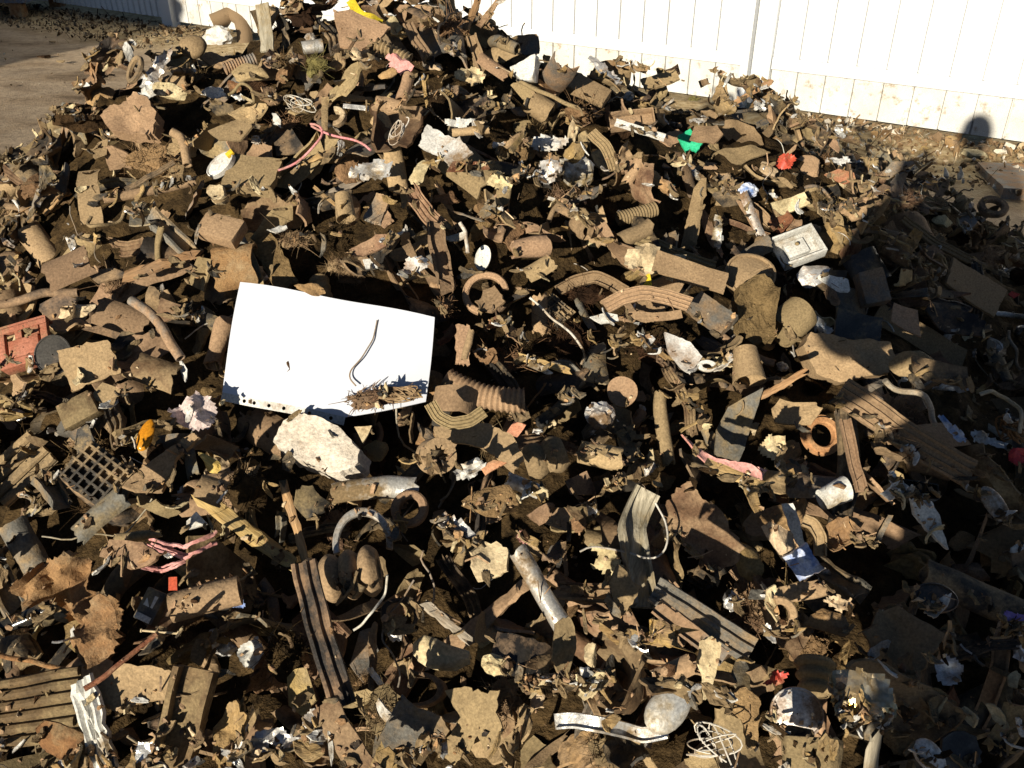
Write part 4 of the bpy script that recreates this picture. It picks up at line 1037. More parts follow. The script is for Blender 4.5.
h('foil_scrap','foil',718,232,40,12,80,'crumple','foil','standing white foil strip beside the tall splintered board',up=.06)
h('white_strip','plastic',752,214,46,8,-70,'shell','steel','bright curved strip below the blue and white wrapper',up=.06,arc=1.5)
# --- lower left
h('amber_piece','plastic',146,435,34,15,76,'spoon','amber','glossy amber plastic piece among dark scraps',up=.06,lm='the amber plastic piece')
h('grill_plate','grill',95,474,56,46,-38,'grill','rub','black plastic grid on the lower flank',up=.06,lm='the black grid')
h('brick_plate','plate',160,470,84,30,26,'poly','dust','flat brown slab below the amber plastic piece',up=.06,pts=[(122,487),(140,470),(170,450),(195,436),(202,440),(178,458),(172,476),(162,492),(135,492)],th=.012,lm='the flat brown slab')
h('pinkish_foam','foam',195,410,36,40,60,'crumple','pinkw','crushed pinkish white foam beside the document pocket\'s hole strip',up=.06,amp=.7,lm='the pinkish foam')
h('slatted_board','panel',18,468,62,52,48,'slats','rubd','panel of dark rounded slats on the lower flank',up=.05,n=4,lm='the slatted panel')
h('rubber_hose','hose',99,515,58,20,42,'shell','grey','half tube lying aslant on the lower flank',up=.06,arc=2.6,lm='the aslant half tube')
h('pink_cable','cable',182,553,76,9,0,'path','pink','bundle of pink-red wires bent round',up=.065,pts=[(152,543),(168,549),(188,553),(204,547),(214,538)],how='bundle',n=4,lm='the pink wire bundle')
h('pink_cable','cable',175,565,60,6,0,'path','pink','lower strand bundle of pinkish wires',up=.06,pts=[(143,567),(160,569),(180,565),(205,553)],how='bundle',n=3)
h('wood_beam','wood',250,533,118,20,-37,'splinter','wood','long pale split beam lying aslant below the document pocket',up=.08,th=.5,rag=1.2,lm='the long split beam')
h('fibre_tuft','fibre',246,490,58,50,0,'tuft','soil','dark peaty fibre clump above the long split beam',up=.05,n=150,le=.22,lm='the dark peaty clump')
h('rubber_cup','cup',212,489,28,24,-20,'shell','rubd','dark cup shard beside the dark peaty clump',up=.06,arc=2.8)
h('yellow_foam','foam',208,462,34,14,-38,'lump','ywood','yellow foam wedge beside the flat brown slab',up=.06,h=.6)
h('rubber_scrap','rubber',80,410,40,26,28,'box','brown','boxy brown block above the black grid',up=.05,h=.5)
h('board_piece','board',107,395,30,30,40,'ang','dust','leaning dusty board near the brick-red bracket',up=.05,k=4)
h('brown_rag','cloth',75,605,120,70,-40,'cloth','cloth','large crumpled brown cloth on the lower flank',up=.07,pts=[(8,585),(45,560),(75,545),(92,560),(100,585),(118,598),(125,630),(112,655),(95,680),(78,655),(60,640),(50,610),(25,605)],amp=1.5,lm='the brown cloth')
h('brown_rag','cloth',95,630,60,50,-60,'crumple','cloth','folded end of brown cloth hanging below the large cloth',up=.1,amp=.7)
h('rubber_hose','hose',22,620,62,14,25,'shell','gloss','glossy black curved strip beside the brown cloth',up=.05,arc=1.8)
h('black_shell','plastic',22,545,50,26,-60,'shell','grey','smooth dusty half shell above the brown cloth',up=.05,arc=2.4)
h('red_scrap','plastic',173,584,18,18,10,'ang','red','bright red triangular scrap on the lower flank',up=.09,k=4,lm='the bright red triangle')
cn,(l,w,r)=h('connector','connector',153,607,30,22,70,'box','smoke','grey plastic connector beside the bright red triangle',up=.07,h=.6,lm='the grey connector')
part(cn,'socket',(lambda q:(q[0]+np.array([l*.15,w*.05,w*.32]),q[1]))(box(l*.4,w*.5,w*.1)),'white')
part(cn,'clip',(lambda q:(q[0]+np.array([-l*.42,0,w*.25]),q[1]))(box(l*.2,w*.8,w*.24)),'paper')
h('rubber_hose','hose',205,597,74,30,0,'path','rubd','stout rubber sleeve with its round end toward the viewer',up=.075,pts=[(171,608),(190,603),(215,596),(240,590)],how='pipe',wall=.42,wavy=0,lm='the stout rubber sleeve')
h('white_nail','pin',160,632,36,7,-5,'nail','cream','small white plastic pin below the grey connector',up=.08)
h('wood_stick','stick',123,663,86,6,0,'path','rust','bent brown twig under the white pin',up=.08,pts=[(84,689),(105,676),(125,660),(142,645),(157,634)],taper=.8,wavy=.2)
h('wood_stick','stick',36,663,90,5,-13,'rod','rust','straight reddish stick at the lower flank below the brown cloth',up=.07,curve=.15)
h('ribbed_plate','plate',96,728,104,24,-58,'rect','white','white ribbed plastic plate',up=.11,f=(-.25,.3),ribs=7,ribh=.0022,bend=.0,jag=.03,crump=.0,lm='the white ribbed plate')
h('tyre_tread','tread',36,708,84,66,8,'slats','brown','ribbed rubber tread block beside the white ribbed plate',up=.06,n=6,lm='the rubber tread block')
h('rubber_mat','panel',138,692,92,48,-4,'poly','tan','broad tan panel above the white ribbed plate',up=.07,pts=[(98,680),(125,664),(160,668),(178,672),(172,700),(145,702),(118,714),(106,705)],th=.008,lm='the broad tan panel')
h('rubber_strap','strap',183,722,100,44,80,'strip','brown','wide grooved rubber strap hanging below the broad tan panel',up=.07,prof='channel',curve=.1,wob=.01,lm='the wide grooved strap')
h('yellow_foam','foam',232,730,60,36,70,'layers','foam','torn rusty-yellow foam beside the wide grooved strap',up=.06)
h('foil_scrap','foil',146,758,30,30,0,'crumple','foil','silver foil scrap in the dark hollow by the white ribbed plate',up=.04)
h('leather_flap','rubber',62,742,64,40,-35,'torn','rust','red-brown curled flap below the rubber tread block',up=.05,bend=1.4,crump=.3)
h('paper_scrap','paper',235,603,22,12,0,'crumple','bluew','small coloured wrapper scrap beside the stout rubber sleeve',up=.07)
h('foil_scrap','foil',252,655,26,30,30,'crumple','paper','dull white crumpled wad near the cream half disc',up=.05)
h('plastic_shard','plastic',197,523,20,26,70,'ang','white','white triangular chip under the dark peaty clump',up=.05,k=4)
h('rubber_hose','hose',138,536,48,11,6,'tube','dust','short dusty hose above the pink wire bundle',up=.06)
h('foam_chunk','foam',132,555,54,28,-10,'torn','brown','brown board under the pink wire bundle',up=.04)
h('half_disc','disc',300,692,58,26,-72,'ang','foam','ochre half disc on the lower slope',up=.06,k=6)
# --- lower centre
h('concrete_chunk','rubble',322,448,94,58,0,'poly','stone','big white concrete chunk below the document pocket',up=.07,f=(-.2,.5),pts=[(278,447),(284,432),(302,418),(326,424),(346,434),(366,456),(362,474),(338,479),(316,470),(294,462)],th=.05,jag=.02,crump=.07,cs=4.5,bend=.1,per=6,lm='the white concrete chunk')
h('corrugated_hose','hose',485,393,82,26,-17,'corr','dust','dark corrugated hose curving beside the document pocket',up=.08,ribs=15,curve=.6,lm='the dark corrugated hose')
h('hose_clip','clip',456,400,26,44,80,'shell','tan','tan clip wrapped round the end of the dark corrugated hose',up=.09,arc=3.0)
h('rubber_band','strap',456,420,72,13,0,'path','dust','C-shaped rubber band below the dark corrugated hose',up=.085,pts=[(430,403),(438,417),(452,424),(470,421),(484,411)],how='ridged',wavy=0,lm='the C-shaped band')
h('wide_strap','strap',480,444,120,34,-12,'poly','dust','wide dusty strap over the toothed ring',up=.09,pts=[(434,428),(460,423),(490,425),(513,437),(524,460),(514,474),(496,456),(470,444),(436,440)],lm='the wide dusty strap')
h('toothed_ring','ring',436,456,36,22,0,'gear','dust','thick ring with inward teeth',up=.1,f=(.45,.12),lm='the toothed ring')
h('orange_scrap','plastic',516,429,20,17,30,'ang','orange','small orange shard next to the wide dusty strap',up=.08,k=4,lm='the orange shard')
h('orange_scrap','plastic',494,466,32,14,25,'ang','orange','orange scrap tucked under the wide dusty strap',up=.08,k=4)
h('foil_scrap','foil',470,470,38,22,25,'crumple','paper','crinkled cream wrapper under the toothed ring',up=.09,amp=.6)
h('rubber_ring','ring',410,509,37,37,-60,'ring','tan','thick tan rubber ring below the white concrete chunk',up=.11,f=(-.08,.25),hole=.55,thick=.4,lm='the thick tan ring')
h('metal_tube','pipe',375,489,82,22,4,'tube','steel','bent silvery pipe below the white concrete chunk',up=.08,curve=-.25,flat=.8,lm='the bent silvery pipe')
h('metal_arc','ring',362,530,76,58,95,'ring','steel','broken silvery ring around tan scraps',up=.075,hole=.78,thick=.1,arc=3.6,lm='the broken silvery ring')
h('foil_strip','foil',458,528,70,20,-52,'crumple','foil','twisted silver foil tail on the lower slope',up=.085,amp=.7,lm='the twisted foil tail')
h('foil_scrap','foil',490,560,44,36,10,'torn','cream','cream cap at the end of the twisted foil tail',up=.09,bend=1.2)
h('wood_stick','wood',296,527,90,10,-70,'splinter','wood','dark upright stick with a bared pale face',up=.09,lm='the upright bared stick')
h('rubber_bellows','bellows',341,576,76,46,10,'bellow','dust','ribbed rubber bump stop on the lower slope',up=.1,f=(.05,.2),lobes=4,taper=1.15,hole=.4,lm='the ribbed bump stop')
h('foam_crumb','foam',490,501,60,32,-4,'lump','clod','flat crumbly tan slab beside the twisted foil tail',up=.08,h=.4,rough=.09,lm='the flat crumbly slab')
h('cream_shard','plastic',362,431,24,24,60,'ang','cream','cream triangular shard under the document pocket\'s edge',up=.08,k=3)
h('dark_leather','rubber',310,502,44,30,-42,'torn','rub','dark leathery flap beside the upright bared stick',up=.08,bend=1.3)
h('rubber_channel','strip',322,632,150,25,-72,'strip','rub','long black rubber channel running down the lower slope',up=.105,prof='double',curve=.08,wob=.01,lm='the long black channel')
h('wire_piece','wire',375,600,60,2.5,0,'path','wirew','pale wire curving beside the ribbed bump stop',up=.09,pts=[(388,576),(384,594),(374,612),(362,624),(352,630)],mask=False)
h('wire_piece','wire',392,640,110,2.0,0,'path','wire','thin wire snaking down the dark hollow',up=.07,pts=[(414,580),(402,600),(386,617),(381,640),(392,652),(401,675),(398,688)],mask=False)
h('foam_wedge','foam',440,655,60,30,-14,'lump','cream','cream foam wedge in the dark hollow',up=.085,h=.5,rough=.06,cuts=7,lm='the cream foam wedge')
h('wood_stick','wood',447,622,54,11,-38,'splinter','woodg','short grey stick above the cream foam wedge',up=.085)
h('foil_cone','foil',318,727,34,36,90,'crumple','foil','white foil cone under the long black channel\'s end',up=.085,amp=.5)
h('brown_strip','strip',348,742,90,26,-50,'strip','brown','flat brown strip below the long black channel',up=.08,prof='flat',curve=.2)
h('plastic_sheet','panel',412,736,70,64,-20,'poly','grey','dusty grey panel with fine lines at the bottom of the slope',up=.08,pts=[(380,735),(392,712),(402,694),(418,708),(442,716),(450,730),(436,750),(400,762),(388,758)],lm='the dusty grey panel')
h('torn_leather','rubber',470,705,66,84,30,'poly','tan','torn tan leathery patch beside the dusty grey panel',up=.09,pts=[(445,690),(465,686),(482,692),(500,690),(496,712),(504,730),(486,752),(478,735),(466,755),(452,764),(440,752),(452,730),(460,715)],crump=.12,jag=.03,lm='the torn tan patch')
h('paper_ball','paper',496,665,28,20,-20,'foilball','cream','cream curled plug at the cream foam wedge\'s tip',up=.08)
h('rubber_strip','strip',372,650,8,50,0,'torn','brown','thin brown flake in the dark hollow',up=.05)
h('black_shell','plastic',430,690,60,34,0,'ring','dust','open dusty ring band below the cream foam wedge',up=.06,arc=3.3,hole=.75,thick=.3)
h('fibre_tuft','fibre',280,655,44,60,20,'tuft','soil','dark earth clump beside the long black channel',up=.05,n=90,le=.3)
h('foil_scrap','foil',272,742,40,22,10,'crumple','foil','dull foil crumbs at the bottom of the slope',up=.05)
# --- lower right of centre
h('foil_ball','foil',600,416,27,27,0,'foilball','foil','small silver foil ball under the tan oval disc',up=.08,lm='the small silver foil ball')
h('rubber_disc','disc',622,392,31,29,70,'torn','tan','smooth tan oval disc',up=.08,th=.006,bend=.3,crump=.02,box=.0,jag=.0)
h('rubber_hose','hose',663,428,76,15,-84,'tube','dust','upright dusty tube on the centre slope',up=.095,curve=.15,wall=.2,lm='the upright dusty tube')
h('plastic_sheet','panel',737,427,84,40,62,'poly','grey','large smooth grey-tan curved panel standing up',up=.1,pts=[(713,456),(716,430),(728,407),(762,388),(758,405),(750,430),(744,450),(738,462),(722,458)],bend=.7,jag=.004,crump=.02,lm='the large grey-tan panel')
h('pink_strip','strip',718,459,94,14,0,'poly','pink','torn pink and red plastic strip',up=.1,pts=[(679,436),(690,444),(712,457),(728,461),(745,463),(764,472),(756,483),(738,475),(716,469),(696,456)],crump=.25,lm='the torn pink strip')
h('rubber_bush','bush',601,456,40,24,-10,'tube','tan','pair of small tan bushes in the centre',up=.08,wall=.55)
h('rubber_cup','cup',545,458,42,38,20,'bellow','dust','dusty collar with a dark mouth beside the orange shard',up=.085,f=(.0,.1),lobes=2,hole=.75,lm='the dusty collar')
h('metal_scrap','metal',524,486,36,13,-22,'shell','steel','bright bent metal strip below the dusty collar',up=.085,arc=2.0)
h('wood_plank','wood',632,540,108,26,74,'path','woodg','pale grey twisted plank standing upright',up=.11,pts=[(648,490),(640,508),(630,530),(634,556),(642,580),(645,606)],how='channel',wavy=.8,lm='the pale twisted plank')
h('torn_flap','rubber',700,535,80,88,0,'poly','brown','large torn brown flap beside the pale twisted plank',up=.09,pts=[(676,488),(690,482),(702,500),(716,506),(728,525),(742,545),(738,562),(716,572),(706,566),(682,540),(668,528),(666,505)],jag=.03,crump=.1,lm='the large torn brown flap')
h('foam_chunk','foam',748,563,28,38,0,'lump','foam','ochre stone-like foam beside the large torn flap',up=.1,h=.5,rough=.05,cuts=8)
h('wood_lath','wood',735,475,56,14,-28,'splinter','wood','tan lath under the torn pink strip',up=.09,th=.3)
h('magenta_scrap','plastic',523,537,12,16,70,'crumple','pink','tiny magenta scrap at the top of the silver tube',up=.12)
h('metal_tube','pipe',541,590,88,20,-64,'tube','steel','dull silver tube standing aslant on the lower slope',up=.11,wall=.15,lm='the dull silver tube')
h('profile_strip','strip',702,619,112,28,-36,'strip','grey','grey profile strip with deep grooves',up=.11,prof='double',curve=.0,wob=.0,lm='the grey profile strip')
h('profile_strip','strip',690,632,84,18,-38,'strip','grey','shorter profile strip under the grooved grey strip',up=.095,prof='channel',curve=.0,wob=.0)
h('chrome_mouse','metal',669,708,60,38,42,'spoon','steel','smooth white-chrome oval end piece on the lower slope',up=.1,lm='the smooth chrome oval')
h('chrome_strip','metal',605,724,100,15,0,'path','foil','crushed chrome strip trailing from the smooth oval piece',up=.085,pts=[(556,722),(575,720),(600,724),(625,730),(645,736),(665,730)],how='channel',wavy=1.2)
h('yellow_wood','wood',666,634,32,32,-10,'splinter','ywood','yellow splintered wood block under the profile strips',up=.08,th=.6)
h('leather_strip','rubber',564,647,58,22,82,'torn','dust','torn dusty strap under the silver tube\'s foot',up=.1,bend=.4)
h('foam_chunk','foam',590,655,14,24,0,'lump','cream','small cream nub beside the torn dusty strap',up=.09)
h('pale_card','cardboard',711,662,20,52,0,'poly','cream','pale curled card hanging over the profile strip',up=.12,pts=[(700,640),(710,636),(720,644),(718,662),(712,684),(704,700),(703,675),(698,660)],bend=.8)
h('foam_slab','foam',740,718,34,70,0,'poly','clod','tall tan foam slab with torn edges on the lower slope',up=.1,pts=[(728,694),(745,686),(760,700),(758,722),(756,748),(746,746),(742,722),(730,712)],th=.018,jag=.03,lm='the tall torn foam slab')
h('white_string','rag',715,745,50,40,-20,'tangle','wirew','pale stringy rag beside the tall torn foam slab',up=.07,n=6,r=.0009)
h('black_casing','casing',522,660,40,60,75,'shell','gloss','glossy black casing on the lower slope',up=.08,arc=1.8,lm='the glossy black casing')
h('rubber_hose','hose',565,682,80,20,4,'tube','brown','brown pipe below the glossy black casing',up=.06)
h('wood_lath','wood',672,672,44,17,22,'shell','tan','tan half tube under the profile strips',up=.08,arc=2.0)
h('wire_piece','wire',692,686,76,3,-9,'rod','wire','straight thin rod crossing below the pale curled card',up=.11,curve=.1,wob=.01)
h('profile_strip','strip',592,592,64,18,-3,'strip','brown','brown grooved strip beside the silver tube',up=.07,prof='double',wob=0)
h('rubber_pad','rubber',625,590,30,44,0,'torn','tan','tan flap at the foot of the pale twisted plank',up=.085)
h('rubber_plate','rubber',560,520,26,36,-70,'ang','dust','dusty plate between the dusty collar and the silver tube',up=.06,k=4)
h('wire_piece','wire',660,560,70,2.0,0,'path','wirew','thin white wire hooking round the pale twisted plank',up=.1,pts=[(656,502),(666,520),(668,540),(662,556),(648,560),(632,553),(610,548),(590,546),(580,552)],mask=False)
h('foil_scrap','foil',606,560,30,50,80,'crumple','cream','cream crinkled film beside the pale twisted plank',up=.07)
# --- right edge of the lit part
h('terracotta_ring','ring',822,435,46,42,10,'ring','terra','terracotta-orange ring near the shade\'s edge',up=.1,f=(.25,.3),hole=.58,thick=.16,step=True,lm='the terracotta ring')
h('white_cup','cup',834,494,30,26,25,'cup','white','small white cup below the terracotta ring',up=.09,lm='the small white cup')
h('wood_lath','wood',853,455,76,11,-88,'strip','tan','upright tan lath in front of the shade',up=.1,prof='channel',curve=.05,wob=.01,lm='the upright tan lath')
h('white_card','cardboard',800,528,64,14,-70,'poly','white','long white plastic blade below the terracotta ring',up=.1,pts=[(781,504),(792,503),(800,522),(806,550),(800,548),(790,530)],lm='the long white blade')
h('white_card','cardboard',803,563,30,28,-60,'rect','bluew','bluish white card at the foot of the long white blade',up=.09,bend=.5)
h('foam_chunk','foam',782,540,28,40,20,'lump','cream','cream bark lump beside the long white blade',up=.09,h=.6,rough=.12)
h('rubber_band','strap',814,538,46,12,0,'path','tan','C-shaped tan rubber piece beside the long white blade',up=.1,pts=[(803,520),(813,524),(820,537),(820,556)],how='channel',wavy=0)
h('paper_scrap','paper',772,447,30,24,0,'crumple','cream','cream crumpled carton beside the terracotta ring',up=.08)
h('board_piece','board',797,412,56,26,0,'torn','tan','flat tan board above the terracotta ring',up=.08)
h('wood_lath','wood',782,385,54,9,30,'splinter','wood','pale lath by the tan cup',up=.08)
h('foam_chunk','foam',845,530,36,44,-40,'layers','foam','torn ochre layers below the small white cup',up=.08)
h('rubber_bellows','bellows',815,677,36,44,-98,'bellow','dust','small ribbed bellows with an open mouth',up=.11,f=(0,.55),lobes=3,taper=.75,hole=.8,lm='the small ribbed bellows')
h('foil_disc','cap',797,713,50,50,20,'cap','steel','round crinkled silver cap in the lower corner of the lit slope',up=.1,h=.16,dome=.5,lm='the round silver cap')
h('gold_wrapper','wrapper',864,696,60,46,-10,'crumple','goldf','shiny gold and silver wrapper near the shade',up=.09,amp=.6,lm='the gold wrapper')
h('red_scrap','plastic',775,678,16,30,-70,'crumple','red','dark red crumpled scrap beside the small ribbed bellows',up=.07)
h('grey_brick','board',806,757,48,40,-4,'box','dust','square dusty block at the bottom of the slope',up=.1,h=.35,bev=.15,lm='the square dusty block')
h('foam_slab','foam',795,592,54,18,5,'torn','tan','tan flake lying under the bluish white card',up=.08,th=.01)
h('foam_slab','foam',826,621,50,26,-12,'lump','foam','ochre wedge above the small ribbed bellows',up=.08,h=.5)
h('hook_piece','rubber',785,614,34,34,0,'ring','tan','tan hooked ring piece above the ochre wedge',up=.08,arc=3.8,hole=.55,thick=.3)
h('paper_scrap','paper',838,603,34,14,-15,'crumple','cream','cream crumbs at the shade\'s edge above the ochre wedge',up=.085)
# --- the shaded flank
h('rubber_ring','ring',993,207,30,26,0,'ring','rubd','dark rubber ring lying at the shaded end of the heap',up=.04,f=(0,.6),hole=.55,thick=.22,lm='the shaded rubber ring')
h('broad_strip','strip',920,337,98,24,-28,'strip','dust','long flat board slanting down in the shade',up=.08,prof='flat',curve=.1,wob=.01,lm='the long shaded board')
h('grey_box','box',870,268,36,38,-70,'shell','smoke','dark grey curved casing at the shade\'s upper edge',up=.07,arc=2.2)
h('dark_box','box',872,288,34,26,-80,'box','grey','dark grey block under the curved casing',up=.06,h=.6)
h('red_scrap','plastic',1014,295,12,8,0,'ang','red','tiny red tip in the shade by the pale rods',up=.07,k=4)
h('white_rod','rod',1010,315,50,5,-3,'rod','white','pale rod at the shaded edge of the picture',up=.07,curve=0,wob=.005)
h('corrugated_strip','strip',905,433,150,30,-34,'strip','dust','long ribbed strap running down into the shade',up=.1,prof='ridged',curve=.12,wob=.01,lm='the long ribbed shaded strap')
h('metal_shard','metal',924,513,74,22,-62,'poly','white','pale pointed blade in the shade',up=.1,pts=[(908,494),(914,484),(930,500),(940,520),(947,550),(930,532),(914,514)],lm='the pale shaded blade')
h('dark_bracket','bracket',918,490,40,16,-6,'tray','gloss','dark clip plate at the top of the pale shaded blade',up=.09)
h('blue_wrapper','wrapper',953,428,40,14,-60,'crumple','bluew','pale bluish foil strip in the shade above the ribbed strap',up=.08)
h('foil_scrap','foil',990,440,40,14,-15,'crumple','foil','dull foil scrap in the shade near the red bit',up=.08)
h('red_scrap','plastic',1018,457,16,16,0,'crumple','red','red crumpled bit at the shaded edge of the picture',up=.08,lm='the red shaded bit')
h('red_tangle','wire',1013,430,26,30,0,'tangle','rust','dark red wire tangle above the red shaded bit',up=.07,n=10)
h('metal_scrap','metal',996,506,44,20,-65,'spoon','steel','rounded pale metal blade in the shade past the ribbed strap',up=.09)
h('wire_piece','wire',985,400,70,4,0,'path','wire','bent pale cable arching in the shade',up=.09,pts=[(978,396),(992,391),(1008,396),(1018,410),(1021,432)])
h('cable','cable',912,392,60,6,0,'path','wire','grey cable curving in the shade above the ribbed strap',up=.09,pts=[(885,380),(905,391),(922,398),(933,408),(936,424)])
h('rubber_hose','hose',985,600,120,34,-30,'tube','rub','thick black hose in the deep shade',up=.08,curve=.1,wall=.2,lm='the thick shaded hose')
h('round_pad','disc',935,598,44,30,-10,'cap','smoke','rounded dark pad at the head of the thick shaded hose',up=.09)
h('purple_scrap','plastic',1016,620,24,16,-20,'crumple','purple','small lilac plastic scrap at the shaded edge',up=.1,lm='the lilac scrap')
h('white_tip','plastic',930,757,38,26,-55,'spoon','white','pale pointed tip at the bottom of the shade',up=.09,lm='the pale tip')
h('rubber_plate','rubber',960,752,44,36,-20,'torn','smoke','dark smooth flap beside the pale tip',up=.07)
h('foil_scrap','foil',950,668,30,30,0,'crumple','foil','dull foil glints in the deep shade below the black hose',up=.06)
h('wood_stick','wire',945,640,40,4,68,'rod','wood','thin bent twig in the deep shade',up=.09,curve=.3)
h('curved_strip','strip',935,240,80,10,-32,'strip','dust','long strip slanting in the upper shade',up=.06,prof='double')
h('foam_chunk','foam',942,222,22,14,20,'lump','cream','pale chunk in the upper shade',up=.06)
h('board_piece','board',905,320,26,46,10,'ang','tan','upright tan scrap in the shade behind the large tan slab',up=.07,k=4)
h('rubber_plate','rubber',975,287,60,34,-30,'rect','dust','large dusty plate in the shade above the pale rod',up=.06,bend=.4)
h('rubber_plate','rubber',955,320,60,30,-25,'torn','rub','black smooth flap in the shade beside the long shaded board',up=.05)
h('stone_fragment','stone',912,366,44,26,0,'lump','dust','dusty block in the shade under the large tan slab',up=.05)
h('rubber_plate','rubber',940,372,56,22,-8,'rect','rubd','dark flat plate in the shade below the long shaded board',up=.05)
h('wire_piece','wire',1012,345,30,3,0,'path','wire','forked pale twig at the shaded edge',up=.08,pts=[(1010,330),(1011,345),(1016,352),(1020,370)])
N2 = FILL[:] = [f for f, q in zip(FILL, FC['dead']) if not q]
HF[:] = BASE
for f in FILL: raise_field(f[4])
for q in HEROPTS: raise_field(q)
SD = STRICT.copy()
for dx, dy in ((-14, 0), (-28, 4), (-42, 8), (-14, 22), (0, 26), (-28, 30), (0, 12), (14, 20), (-40, 30)):
    y0, x0 = max(0, dy), 512
    SD |= np.roll(np.roll(STRICT, dx, 1), dy, 0)
_keep = STRICT.copy(); STRICT[:] = SD
N2 = fill(1220, .012, True, .12)

STRICT[:] = _keep
# ------------------------------------------------------------------ link the loose pieces and name each by its look and its neighbours
def vis_filter():
    # drop the pieces that lie wholly under others (a depth buffer of points decides)
    zb = np.full((384, 512), 1e9); pts = []
    for f in FILL:
        x, y, d = project(f[3]); pts.append((x, y, d))
        i = (x / 2).astype(int); j = (y / 2).astype(int); k = (i >= 0) & (i < 512) & (j >= 0) & (j < 384)
        np.minimum.at(zb, (j[k], i[k]), d[k])
    keep = []
    for (x, y, d) in pts:
        i = (x / 2).astype(int); j = (y / 2).astype(int); k = (i >= 0) & (i < 512) & (j >= 0) & (j < 384)
        keep.append(not k.any() or (d[k] <= zb[j[k], i[k]] + .012).mean() > .06)
    return keep
KEEP = vis_filter()
used = {}
LMX = np.array([(a[1], a[2]) for a in LM], float)
def rel(dx, dy):
    a = math.degrees(math.atan2(-dy, dx)) % 360
    return ['right of', 'above right of', 'above', 'above left of', 'left of', 'below left of', 'below', 'below right of'][int((a + 22.5) // 45) % 8]
NOUN = {'rubber_scrap': 'rubber scrap', 'plastic_shard': 'plastic shard', 'curved_shell': 'shell', 'rubber_strip': 'strip', 'hose_piece': 'hose', 'foam_chunk': 'foam', 'wood_splinter': 'splinter', 'rubber_curl': 'rubber curl', 'soil_clod': 'clod', 'wire_piece': 'wire',
        'foil_scrap': 'foil', 'paper_scrap': 'scrap', 'rubber_ring': 'ring', 'rubber_bush': 'bush', 'fibre_tuft': 'fibre tuft', 'plastic_bracket': 'bracket', 'board_piece': 'board'}
def describe(kd, pr, P, e1, size):
    x, y, d = project(P); px, py = float(x[0]), float(y[0])
    D = np.hypot(LMX[:, 0] - px, LMX[:, 1] - py); od = np.argsort(D)
    sz = 'small ' if size < .85 * pr['l'] else 'large ' if size > 1.16 * pr['l'] else ''
    ex, ey = e1 @ RIGHT, e1 @ UPC
    if ex < 0: ex, ey = -ex, -ey
    an = math.degrees(math.atan2(ey, ex)); lean = 'level' if abs(an) < 20 else 'upright' if abs(an) > 65 else 'rising' if an > 0 else 'falling'
    base = f"{sz}{pr['adj']} {NOUN[kd]}"
    near = lambda k: ('just ' if D[od[k]] < 45 else 'well ' if D[od[k]] > 110 else '') + rel(px - LMX[od[k], 0], py - LMX[od[k], 1]) + ' ' + LM[od[k]][0]
    c = [f"{base} {near(0)}", f"{base} lying {lean} {near(0)}"]
    for k in (1, 2, 3, 4):
        c.append(f"{base} {near(0)}, near {LM[od[k]][0]}"); c.append(f"{base}, {lean}, {near(0)}, {rel(px - LMX[od[k], 0], py - LMX[od[k], 1])} {LM[od[k]][0]}")
    for k in (1, 2, 3, 4, 5): c.append(f"{base} {near(k)}")
    for t in c:
        if len(t.replace(',', '').replace('-', ' ').split()) <= 16 and t not in used: used[t] = 1; return t
    return c[1] if len(c[1].split()) <= 16 else c[0]
order = sorted(range(len(FILL)), key=lambda i: project(FILL[i][2].translation[:])[2] if False else 0)
NLINK = 0
for f, k in zip(FILL, KEEP):
    if not k: continue
    kd, pr, M4, Wd, _full, size, e1 = f
    src = pr.get('obj')
    if src is None: o = link(kd, pr['me'], M4=M4); pr['obj'] = o
    else: o = src.copy(); COL.objects.link(o); o.matrix_basis = M4
    tag(o, describe(kd, pr, np.array([M4.translation[:]]), np.array(e1), size), KINDS[kd][0], KINDS[kd][1]); NLINK += 1
print('loose', N1, N2, 'kept', NLINK, 'heroes', HID)

# ------------------------------------------------------------------ the bed of fine waste under the pieces, coloured dark to deepen shaded gaps, and the crumbs scattered over them
st = 3
bi = np.arange(0, NX, st); bj = np.arange(0, NY, st)
BZ = BASE[np.ix_(bj, bi)] + 0.0
BX, BY = np.meshgrid(gx[bi], gy[bj])
rg = np.random.default_rng(8)
BZ = BZ + np.where(BZ > .004, .012 * fbm2(np.column_stack([BX.ravel(), BY.ravel()]), 60, rg, 3).reshape(BX.shape), 0)
BZ = np.where(BASE[np.ix_(bj, bi)] > .004, np.maximum(BZ, .003), -.02)
V = np.column_stack([BX.ravel(), BY.ravel(), BZ.ravel()]); nxb = len(bi); F = []
inside = BASE[np.ix_(bj, bi)] > .004
for j in range(len(bj) - 1):
    for i in range(nxb - 1):
        if inside[j:j+2, i:i+2].any(): a = j * nxb + i; F.append([a, a + 1, a + nxb + 1, a + nxb])
HF[:] = BASE
for f, k in zip(FILL, KEEP):
    if k and f[0] not in ('fibre_tuft', 'wire_piece', 'plastic_bracket'): raise_field(f[4])
for q in HEROPTS: raise_field(q)
bed = link('waste_bed', make_mesh('waste_bed', V, F, MT['soil'], 180)); tag(bed, 'fine waste and soil filling the gaps of the heap, darkened for their shade', 'waste', kind='stuff')

